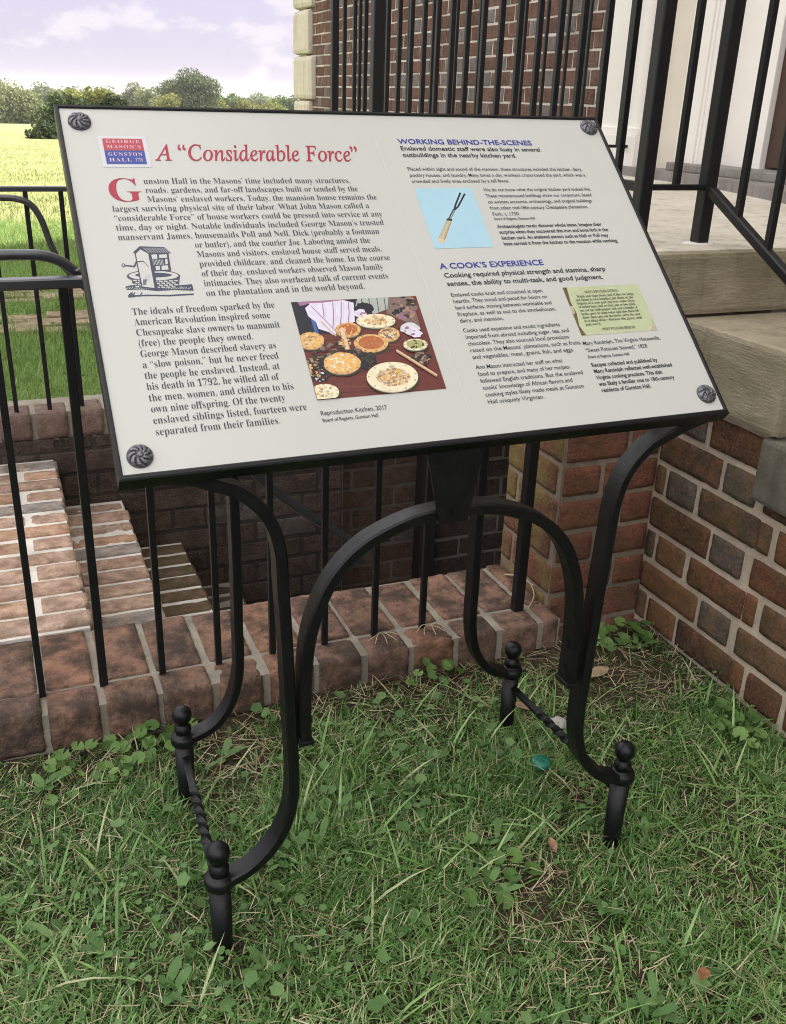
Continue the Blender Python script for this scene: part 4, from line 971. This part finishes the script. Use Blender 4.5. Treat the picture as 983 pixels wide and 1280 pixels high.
# clover and creeping weeds: small round leaves
def discs(x, y, h, r, name, mat_, tone, tilt=.5, scal=0.0, k=9, cup=.15, z0=None):
    n = len(x); z = (GZ(x, y) if z0 is None else z0)+h
    az = rs.uniform(0, 6.28, n); tl = np.abs(rs.normal(0, tilt, n))
    nx, ny, nz_ = np.sin(tl)*np.cos(az), np.sin(tl)*np.sin(az), np.cos(tl)
    nn = np.stack([nx, ny, nz_], 1); a = np.cross(nn, rs.normal(size=(n, 3))); a /= np.linalg.norm(a, axis=1)[:, None]; b = np.cross(nn, a)
    V = np.zeros((n, k+1, 3)); ctr = np.stack([x, y, z], 1); V[:, 0] = ctr-nn*(r*cup)[:, None]
    for q in range(k):
        t_ = 2*np.pi*q/k; rr = r*(1+scal*(1 if q % 2 else -1))*(.72 if q == 0 else 1)*(1+rs.uniform(-.1, .1, n))
        V[:, q+1] = ctr+a*(np.cos(t_)*rr)[:, None]+b*(np.sin(t_)*rr)[:, None]
    base = (np.arange(n)*(k+1))[:, None]
    F = np.concatenate([base+np.array((0, q+1, (q+1) % k+1)) for q in range(k)], 0)
    return V.reshape(-1, 3), F, np.tile(tone, k)
def clov(N0, f, r0, r1, h1, t0):
    x, y = scatter(N0, -.75, 1.33, .35, 1.56, f); n = len(x)
    return discs(x, y, rs.uniform(.008, h1, n), rs.uniform(r0, r1, n), '', None, np.clip(rs.normal(t0, .22, n), 0, 1), .55, .08, 10)
V, F, T = clov(5200, lambda x, y: np.clip((vnoise(x, y, 4.5, 31)-.38)*2.2, 0, 1)*(1-.75*bare(x, y)), .0035, .0070, .032, .5)
tag(build_np('clover', V, F, T, M['clover']), kind='stuff')
V, F, T = clov(950, lambda x, y: np.clip((vnoise(x, y, 3.3, 41)-.45)*2.5, 0, 1)*(1-.5*bare(x, y)), .0075, .0125, .035, .6)
tag(build_np('creeping_weeds', V, F, T, M['clover']), kind='stuff')
# broad plantain-like leaves
def broad(x, y, ln, wd, az, lean, tone):
    n = len(x); z = GZ(x, y); V = np.zeros((n, 9, 3)); dx, dy = np.cos(az), np.sin(az); px, py = -dy, dx
    prof = [(0, .12), (.3, .8), (.62, 1), (.88, .55)]
    for k, (u, w_) in enumerate(prof):
        h = ln*u; cx, cy, cz = x+dx*h*np.sin(lean), y+dy*h*np.sin(lean), z+.006+h*np.cos(lean)*(1-.35*u)
        V[:, 2*k] = np.stack([cx-px*wd*w_/2, cy-py*wd*w_/2, cz+wd*.12*w_], 1); V[:, 2*k+1] = np.stack([cx+px*wd*w_/2, cy+py*wd*w_/2, cz+wd*.12*w_], 1)
    h = ln; V[:, 8] = np.stack([x+dx*h*np.sin(lean), y+dy*h*np.sin(lean), z+.006+h*np.cos(lean)*.62], 1)
    base = (np.arange(n)*9)[:, None]; tri = []
    for k in range(3): tri += [(2*k, 2*k+1, 2*k+3), (2*k, 2*k+3, 2*k+2)]
    tri.append((6, 7, 8))
    return V.reshape(-1, 3), np.concatenate([base+np.array(t_) for t_ in tri], 0), np.tile(tone, 7)
cx, cy = scatter(95, -.7, 1.32, .38, 1.5, lambda x, y: .4+.6*vnoise(x, y, 3, 51)); idx = np.repeat(np.arange(len(cx)), 6); n = len(idx)
V, F, T = broad(cx[idx]+rs.normal(0, .006, n), cy[idx]+rs.normal(0, .006, n), rs.uniform(.022, .055, n), rs.uniform(.009, .019, n), rs.uniform(0, 6.28, n), rs.uniform(.7, 1.45, n), np.clip(rs.normal(.5, .22, n), 0, 1))
tag(build_np('broadleaf_weeds', V, F, T, M['clover']), kind='stuff')

# ground ivy plants with scalloped leaves on stalks
def ivy(spots, label, seed):
    rg_ = random.Random(seed); c = Vector((sum(p[0] for p in spots)/len(spots), sum(p[1] for p in spots)/len(spots), 0))
    mb = MB(); st = mb
    for (x, y, r, h) in spots:
        z = gz(x, y); ax = Vector((rg_.gauss(0, .3), rg_.gauss(-.25, .25), 1)).normalized(); a = ax.cross(Vector((rg_.random()-.5, rg_.random()-.5, .1))).normalized(); b_ = ax.cross(a)
        ctr = Vector((x, y, z+h)); b0 = len(mb.v); K = 26; t_ = rg_.uniform(.2, 1)
        mb.v.append(tuple(ctr-ax*r*.12))
        for ring, f in ((0, .55), (1, 1.0)):
            for q in range(K):
                an = -math.pi+.28+(2*math.pi-.56)*q/(K-1); rr = r*f*(1+(.07*math.cos(q*2*math.pi*8/(K-1)) if ring else 0)); lift = r*(.0 if ring == 0 else .10+.05*math.sin(3*an))
                mb.v.append(tuple(ctr+a*rr*math.cos(an)+b_*rr*math.sin(an)+ax*lift))
        for q in range(K-1):
            mb.face([b0, b0+1+q, b0+2+q], t_); mb.face([b0+1+q, b0+1+K+q, b0+2+K+q, b0+2+q], t_)
        root = Vector((x+rg_.uniform(-.02, .02), y+rg_.uniform(-.01, .015), z-.004))
        st.tube([root, root.lerp(ctr, .6)+Vector((0, 0, .004)), ctr-ax*r*.12], .0008, 5, .3)
    tag(mb.build('ground_ivy', M['ivy']), label, 'plant', 'ground ivy plants at the foot of the brickwork')
def cluster(cx, cy, n, sx, sy, r0, r1, seed, ymax=1.568):
    rg_ = random.Random(seed); o = []
    for i in range(n):
        x, y = rg_.gauss(cx, sx), min(rg_.gauss(cy, sy), ymax)
        if x > 1.318: x = 1.318-rg_.random()*.03
        o.append((x, y, rg_.uniform(r0, r1), rg_.uniform(.012, .042)))
    return o
ivy(cluster(.10, 1.515, 34, .085, .028, .008, .0155, 1) + cluster(.20, 1.545, 10, .03, .012, .010, .016, 2), 'spreading patch of scalloped ground ivy along the left end of the brick kerb', 1)
ivy(cluster(.05, 1.43, 14, .05, .03, .007, .012, 8), 'small pale ground ivy creeping from the kerb towards the left rear foot of the stand', 8)
ivy(cluster(.80, 1.555, 9, .035, .008, .009, .014, 3) + cluster(.70, 1.53, 3, .02, .01, .008, .011, 4), 'few ground ivy leaves against the kerb between the sign legs', 3)
ivy(cluster(1.175, 1.535, 9, .035, .02, .012, .018, 5) + cluster(1.265, 1.54, 6, .022, .018, .013, .019, 6), 'bright ground ivy in the brick corner under the red pier', 5)
ivy(cluster(1.25, 1.16, 20, .03, .05, .009, .016, 7), 'ground ivy growing against the dark side wall of the steps', 7)
ivy(cluster(.62, .98, 10, .05, .04, .010, .016, 9, 1.4), 'low ground ivy in the grass inside the stand near its front', 9)

# small litter
mb = MB(); mb.lathe((.824, 1.205, gz(.82, 1.2)+.020), [(.0165, 0), (.0178, .003), (.0175, .010), (.0150, .0125), (.004, .0120)], 28)
tag(mb.build('bottle_cap', plain('teal plastic', (.02, .17, .13), .35, 0, .5, .2, 90)), 'teal plastic bottle cap lying in the grass under the sign', 'bottle cap')
mb = MB()
bm = bmesh.new(); bmesh.ops.create_icosphere(bm, subdivisions=3, radius=1)
for v_ in bm.verts:
    q = v_.co.copy(); k = 1+.18*math.sin(3*q.x+1)*math.sin(4*q.y)+.1*math.sin(7*q.z+q.x*5); v_.co = Vector((q.x*.022*k, q.y*.016*k, q.z*.010*k))
mb.add([v_.co+Vector((.925, 1.318, gz(.92, 1.32)+.012)) for v_ in bm.verts], [[v_.index for v_ in f.verts] for f in bm.faces], .5, 0, True); bm.free()
tag(mb.build('stone', plain('pale stone', (.42, .40, .37), .85, 0, .3, .3, 60, .4, .002)), 'pale stone half hidden in grass behind the right rear foot', 'stone')
def dead_leaf(x, y, ln, wd, az, label, col, h=.022, curl=.5):
    mb = MB(); n_ = 7; b0 = 0
    for i in range(n_+1):
        u = i/n_; w_ = wd*math.sin(math.pi*min(1, u*.94+.03))**.8
        for s_ in (-1, 0, 1):
            q = Vector(((u-.5)*ln, s_*w_/2, abs(s_)*w_*curl+.25*ln*curl*(2*u-1)**2))
            mb.v.append((x+q.x*math.cos(az)-q.y*math.sin(az), y+q.x*math.sin(az)+q.y*math.cos(az), gz(x, y)+h+q.z))
    for i in range(n_):
        for k in (0, 1): mb.face([i*3+k, i*3+k+3, i*3+k+4, i*3+k+1], random.Random(i+k).random(), 0, True)
    m_ = leaf_mat('dead leaf', [(0, tuple(k*.8 for k in col)), (1, tuple(k*1.15 for k in col))], .15, .7, .3)
    tag(mb.build('dead_leaf', m_), label, 'leaf')
dead_leaf(.724, 1.0, .034, .014, 1.3, 'curled tan dead leaf in the grass left of the right front foot', (.34, .20, .12), .03, .6)
dead_leaf(.795, .712, .024, .016, .6, 'small rusty brown dead leaf low in the grass near the steps', (.30, .13, .06), .035, .5)
dead_leaf(1.10, 1.435, .065, .032, .3, 'large crumpled straw coloured dead leaf in the corner by the pier', (.42, .30, .19), .010, .22)
dead_leaf(.885, 1.385, .04, .022, 2.2, 'pinkish dead leaf against the right rear foot of the stand', (.40, .22, .17), .012, .4)
# dry stems on the kerb
def twig(label, paths, r=.0013, name='dry_stem'):
    mb = MB()
    for p in paths: mb.tube(arcpts(p, 5), r, 5)
    tag(mb.build(name, plain('dry stem', (.46, .40, .28), .8, 0, .2, .3, 90)), label, 'stem')
twig('long looped dry stem beside the thick railing post on the kerb', [[(1.03, 1.63, .085), (1.075, 1.68, .09), (1.085, 1.74, .10), (1.06, 1.80, .086)], [(1.06, 1.80, .086), (1.078, 1.77, .095), (1.086, 1.70, .10)]])
rg = random.Random(77)
for bx, lab in ((.674, 'little dry roots round the railing bar left of the keystone plate'), (.787, 'star of pale dry roots round the railing bar just under the keystone plate')):
    twig(lab, [[(bx+rg.uniform(-.01, .01), 1.636, .086), (bx+.02*math.cos(a_)+rg.uniform(-.006, .006), 1.632-.015*abs(math.sin(a_)), .088+rg.random()*.008), (bx+.038*math.cos(a_), 1.627-.03*abs(math.sin(a_)), .084)] for a_ in (0.2, .9, 1.6, 2.3, 2.9)], .0009)

# lawn beyond the cellar stairs and the sunlit meadow
def far_blades(n, r0, r1, a0, a1, l0, l1, w0, w1, name, mat_, skip=None, pw=1.0):
    u = rs.rand(n); r = r0+(r1-r0)*u**pw; a = rs.uniform(a0, a1, n); x = r*np.sin(a); y = r*np.cos(a)
    k = (x < 2.5) | (y > 9.5); k &= y > 3.16
    if skip: k &= ~skip(x, y)
    x, y, r = x[k], y[k], r[k]; n = len(x); tn = np.clip(.25+.5*vnoise(x, y, .8, 61)+rs.normal(0, .18, n), 0, 1)
    return tag(blades(x, y, rs.uniform(l0, l1, n), rs.uniform(w0, w1, n), rs.uniform(0, 6.28, n), np.abs(rs.normal(.4, .25, n)), rs.uniform(.1, .9, n), tn, name, mat_, segs=2), kind='stuff')
inpath = lambda x, y: (((y > 4.22) & (y < 4.62)) | ((y > 4.92) & (y < 5.32))) & (vnoise(x, y, 3, 71) < .8)
far_blades(30000, 3.1, 9.0, -.12, .16, .035, .085, .004, .007, 'lawn_grass', M['lawn'], inpath, .8)
far_blades(9000, 3.1, 9, -1.3, -.12, .05, .10, .008, .014, 'lawn_grass', M['lawn'], inpath, .8)
far_blades(52000, 6.7, 75, -.08, .18, .02, .065, .005, .011, 'meadow_grass', M['meadow'], None, 1.5)
far_blades(14000, 6.9, 60, .18, .45, .05, .14, .012, .03, 'meadow_grass', M['meadow'], None, 1.5)
far_blades(9000, 6.9, 60, -1.2, -.08, .06, .2, .02, .05, 'meadow_grass', M['meadow'], None, 1.5)

# ------------------------------------------------------------------ trees beyond the field
BARK = plain('bark', (.10, .08, .06), .9, 0, .2, .3, 4)
def tree(name, label, cat, x, y, height, width, n, leaf, stops, seed, trunk=.25, lobes=14, group='trees beyond the meadow', squash=.8):
    rt = np.random.RandomState(seed); z0 = gz(x, y)-.1
    t = thing(name, label, cat, (x, y, z0), group)
    c0 = trunk*height; ch = height-c0
    ctrs = []; 
    for i in range(lobes):
        an = rt.uniform(0, 6.28); rr = width/2*np.sqrt(rt.rand())*.72; h = rt.uniform(.05, .85)
        rr *= math.sqrt(max(.08, 1-(2*abs(h-.42))**2.0*.75)); R0 = width*rt.uniform(.14, .25)
        ctrs.append((rr*math.cos(an), rr*math.sin(an), c0+h*ch*.92, R0))
    ctrs.append((0, 0, c0+ch*.82, width*.2))
    P_ = []; 
    per = n//len(ctrs)
    for (cx_, cy_, cz_, R0) in ctrs:
        d = rt.normal(size=(per, 3)); d /= np.linalg.norm(d, axis=1)[:, None]; rad = R0*(.45+.62*rt.rand(per)**.6)
        P_.append(np.stack([cx_+d[:, 0]*rad, cy_+d[:, 1]*rad, cz_+d[:, 2]*rad*squash], 1))
    P_ = np.concatenate(P_); m_ = len(P_); a = rt.normal(size=(m_, 3)); a /= np.linalg.norm(a, axis=1)[:, None]; b_ = np.cross(a, rt.normal(size=(m_, 3))); b_ /= np.linalg.norm(b_, axis=1)[:, None]
    s_ = leaf*rt.uniform(.5, 1.2, m_)[:, None]; P_[:, 2] = np.maximum(P_[:, 2], .1)
    V = np.stack([P_-a*s_, P_+b_*s_*.6, P_+a*s_, P_-b_*s_*.6], 1).reshape(-1, 3)+np.array((x, y, z0)); F = np.arange(m_*4).reshape(-1, 4)
    build_np('crown', V, F, np.clip(rt.normal(.5, .25, m_), 0, 1), leaf_mat(name+' foliage', stops, .3, .7, .2), t)
    mb = MB(); k = 9
    def limb(p0, p1, r0, r1):
        p0, p1 = Vector(p0), Vector(p1); mid = (p0+p1)/2+Vector(rt.normal(size=3))*.06*(p1-p0).length; b0 = len(mb.v); pts = [(p0, r0), (mid, (r0+r1)/2), (p1, r1)]
        for p, r in pts:
            for q in range(k): mb.v.append((p.x+r*math.cos(6.283*q/k), p.y+r*math.sin(6.283*q/k), p.z))
        for i in range(2):
            for q in range(k): mb.face([b0+i*k+q, b0+i*k+(q+1) % k, b0+(i+1)*k+(q+1) % k, b0+(i+1)*k+q], .5, 0, True)
    top = Vector((x, y, z0+c0+ch*.35)); limb((x, y, z0), top, height*.035, height*.02)
    for (cx_, cy_, cz_, R0) in ctrs[:7]: limb(Vector((x, y, z0+c0*.7+ch*.1)), Vector((x+cx_, y+cy_, z0+cz_)), height*.015, height*.004)
    mb.build('trunk', BARK, t); return t
DARK = [(0, (0.02, 0.036, 0.012)), (0.5, (0.036, 0.06, 0.02)), (1, (0.064, 0.088, 0.032))]
MID = [(0, (0.058, 0.098, 0.035)), (0.5, (0.098, 0.144, 0.052)), (1, (0.173, 0.207, 0.081))]
HAZE_PALE = [(0, (0.127, 0.161, 0.069)), (0.5, (0.184, 0.218, 0.098)), (1, (0.275, 0.287, 0.138))]  # far foliage, paled so the colour itself carries distance haze
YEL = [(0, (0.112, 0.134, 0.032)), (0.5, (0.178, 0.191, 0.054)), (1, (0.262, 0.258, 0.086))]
HAZE_GREY = [(0, (0.128, 0.154, 0.096)), (0.5, (0.179, 0.205, 0.128)), (1, (0.243, 0.256, 0.166))]  # greyed far foliage: distance haze is mixed into these colours
def at(px, d):                                   # a point of the land seen along one bearing of the photograph, d metres off
    c = Vector((px-491.5, -520.0-.0356*px, 1188.0)); w_ = Vector((AX.dot(c), AY.dot(c), 0)).normalized(); return w_.x*d, w_.y*d
def put(name, label, cat, px, d, topy, width, n, leaf, stops, seed, **k):
    x, y = at(px, d); hz = 109+.036*px; top = 1.135+(hz-topy)/1188*d*1.06; tree(name, label, cat, x, y, top-gz(x, y)+.1, width, n, leaf, stops, seed, **k)
put('shrub', 'dark green broad shrub standing alone at the edge of the meadow', 'shrub', 78, 52, 118, 3.6, 5200, .13, DARK, 1, trunk=.02, lobes=22)
put('shrub', 'low dark shrub spreading left of the tall dark shrub', 'shrub', 52, 50, 146, 2.0, 2000, .12, DARK, 2, trunk=.0, lobes=12)
put('shrub', 'yellowing bush behind the dark shrub', 'shrub', 92, 68, 112, 3.4, 3200, .15, YEL, 3, trunk=.02, lobes=16)
put('shrub', 'bright olive bush right behind the top left corner of the sign', 'shrub', 118, 64, 110, 3.2, 3000, .15, YEL, 4, trunk=.02, lobes=16)
put('shrub', 'deep green bush showing over the sign beside the olive bush', 'shrub', 140, 60, 116, 2.6, 3000, .14, DARK, 5, trunk=.02, lobes=14)
put('round_tree', 'large round grey green tree rising above the sign', 'tree', 238, 170, 95, 11.5, 20000, .20, [(0, (.05, .07, .03)), (.5, (.085, .11, .05)), (1, (.14, .16, .08))], 6, trunk=.1, lobes=26)
put('tree', 'small pale tree just left of the big round tree', 'tree', 168, 200, 107, 8, 6240, .24, HAZE_GREY, 7, trunk=.15)
put('tree', 'middle sized tree left of the big round tree with pale top', 'tree', 192, 190, 112, 8, 6240, .24, HAZE_PALE, 8, trunk=.1)
put('tree', 'low tree right of the big round tree', 'tree', 290, 190, 121, 9, 6240, .24, MID, 9, trunk=.1)
put('tree', 'low hazy tree in the gap before the house corner', 'tree', 322, 210, 119, 9, 6240, .24, HAZE_GREY, 10, trunk=.1)
put('tree', 'pale green tree against the cream corner quoins', 'tree', 350, 200, 122, 8, 6240, .24, MID, 11, trunk=.1)
put('tree', 'farthest left pale tree of the hazy tree line', 'tree', -30, 170, 104, 13, 7680, .24, HAZE_GREY, 12, trunk=.05, lobes=20)
put('tree', 'pale tree of the hazy tree line behind the open meadow', 'tree', 12, 165, 106, 10, 7680, .24, HAZE_PALE, 13, trunk=.03, lobes=20)
put('tree', 'hazy tree just left of the dark shrub on the far meadow edge', 'tree', 52, 170, 109, 10, 7680, .24, HAZE_GREY, 14, trunk=.03, lobes=20)
for i, (px, d, ty, wd, st, lab) in enumerate(((95, 210, 113, 11, MID, 'green tree of the tree line showing between the bushes'), (135, 215, 112, 11, HAZE_GREY, 'far hazy tree behind the deep green bush'), (265, 175, 120, 8, YEL, 'yellow green bush under the right side of the round tree'), (215, 165, 119, 7, YEL, 'yellow green bush under the left side of the round tree'),
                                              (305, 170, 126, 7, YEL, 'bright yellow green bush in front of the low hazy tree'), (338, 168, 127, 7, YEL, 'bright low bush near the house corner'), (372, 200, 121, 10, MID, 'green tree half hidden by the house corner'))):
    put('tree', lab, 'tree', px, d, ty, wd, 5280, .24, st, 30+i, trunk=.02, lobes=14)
for i, (px, d, ty) in enumerate(((-260, 120, 98), (-150, 140, 100), (-90, 150, 103))): put('tree', ('tall tree outside the left edge of the meadow view', 'green tree farther left along the meadow', 'rounded tree left of the hazy tree line')[i], 'tree', px, d, ty, 12, 5280, .24, MID, 60+i, trunk=.1)
# the far wood behind the separate trees
V_, F_, T_ = [], [], []
rt = np.random.RandomState(99); n = 26000
ang = np.radians(rt.uniform(-60, 45, n)); d_ = rt.uniform(255, 330, n); x = d_*np.sin(ang); y = d_*np.cos(ang)
hh = 4.5+3.0*vnoise(ang*40, ang*0, 1.0, 91)+2.2*vnoise(ang*150, ang*0+3, 1.0, 92); z = -7.2+hh*rt.rand(n)**.7
P_ = np.stack([x, y, z], 1); a = rt.normal(size=(n, 3)); a /= np.linalg.norm(a, axis=1)[:, None]; b_ = np.cross(a, rt.normal(size=(n, 3))); b_ /= np.linalg.norm(b_, axis=1)[:, None]; s_ = .8*rt.uniform(.5, 1.3, n)[:, None]
tag(build_np('woods', np.stack([P_-a*s_, P_+b_*s_*.7, P_+a*s_, P_-b_*s_*.7], 1).reshape(-1, 3), np.arange(n*4).reshape(-1, 4), rt.rand(n), leaf_mat('far wood foliage', HAZE_GREY, .3, .8, .1)), kind='stuff')

# ------------------------------------------------------------------ summer haze over the land
mb = MB(); mb.box((-4200, -4200, -10.5), (4200, 4200, 14.5))
hm = bpy.data.materials.new('haze'); hm.use_nodes = True; hn = hm.node_tree.nodes; hn.clear()
ho = hn.new('ShaderNodeOutputMaterial'); hv = hn.new('ShaderNodeVolumePrincipled'); hv.inputs['Color'].default_value = (.93, .94, .97, 1); hv.inputs['Density'].default_value = .0002; hv.inputs['Anisotropy'].default_value = .2
hm.node_tree.links.new(hv.outputs[0], ho.inputs['Volume'])
tag(mb.build('haze', hm), kind='stuff')
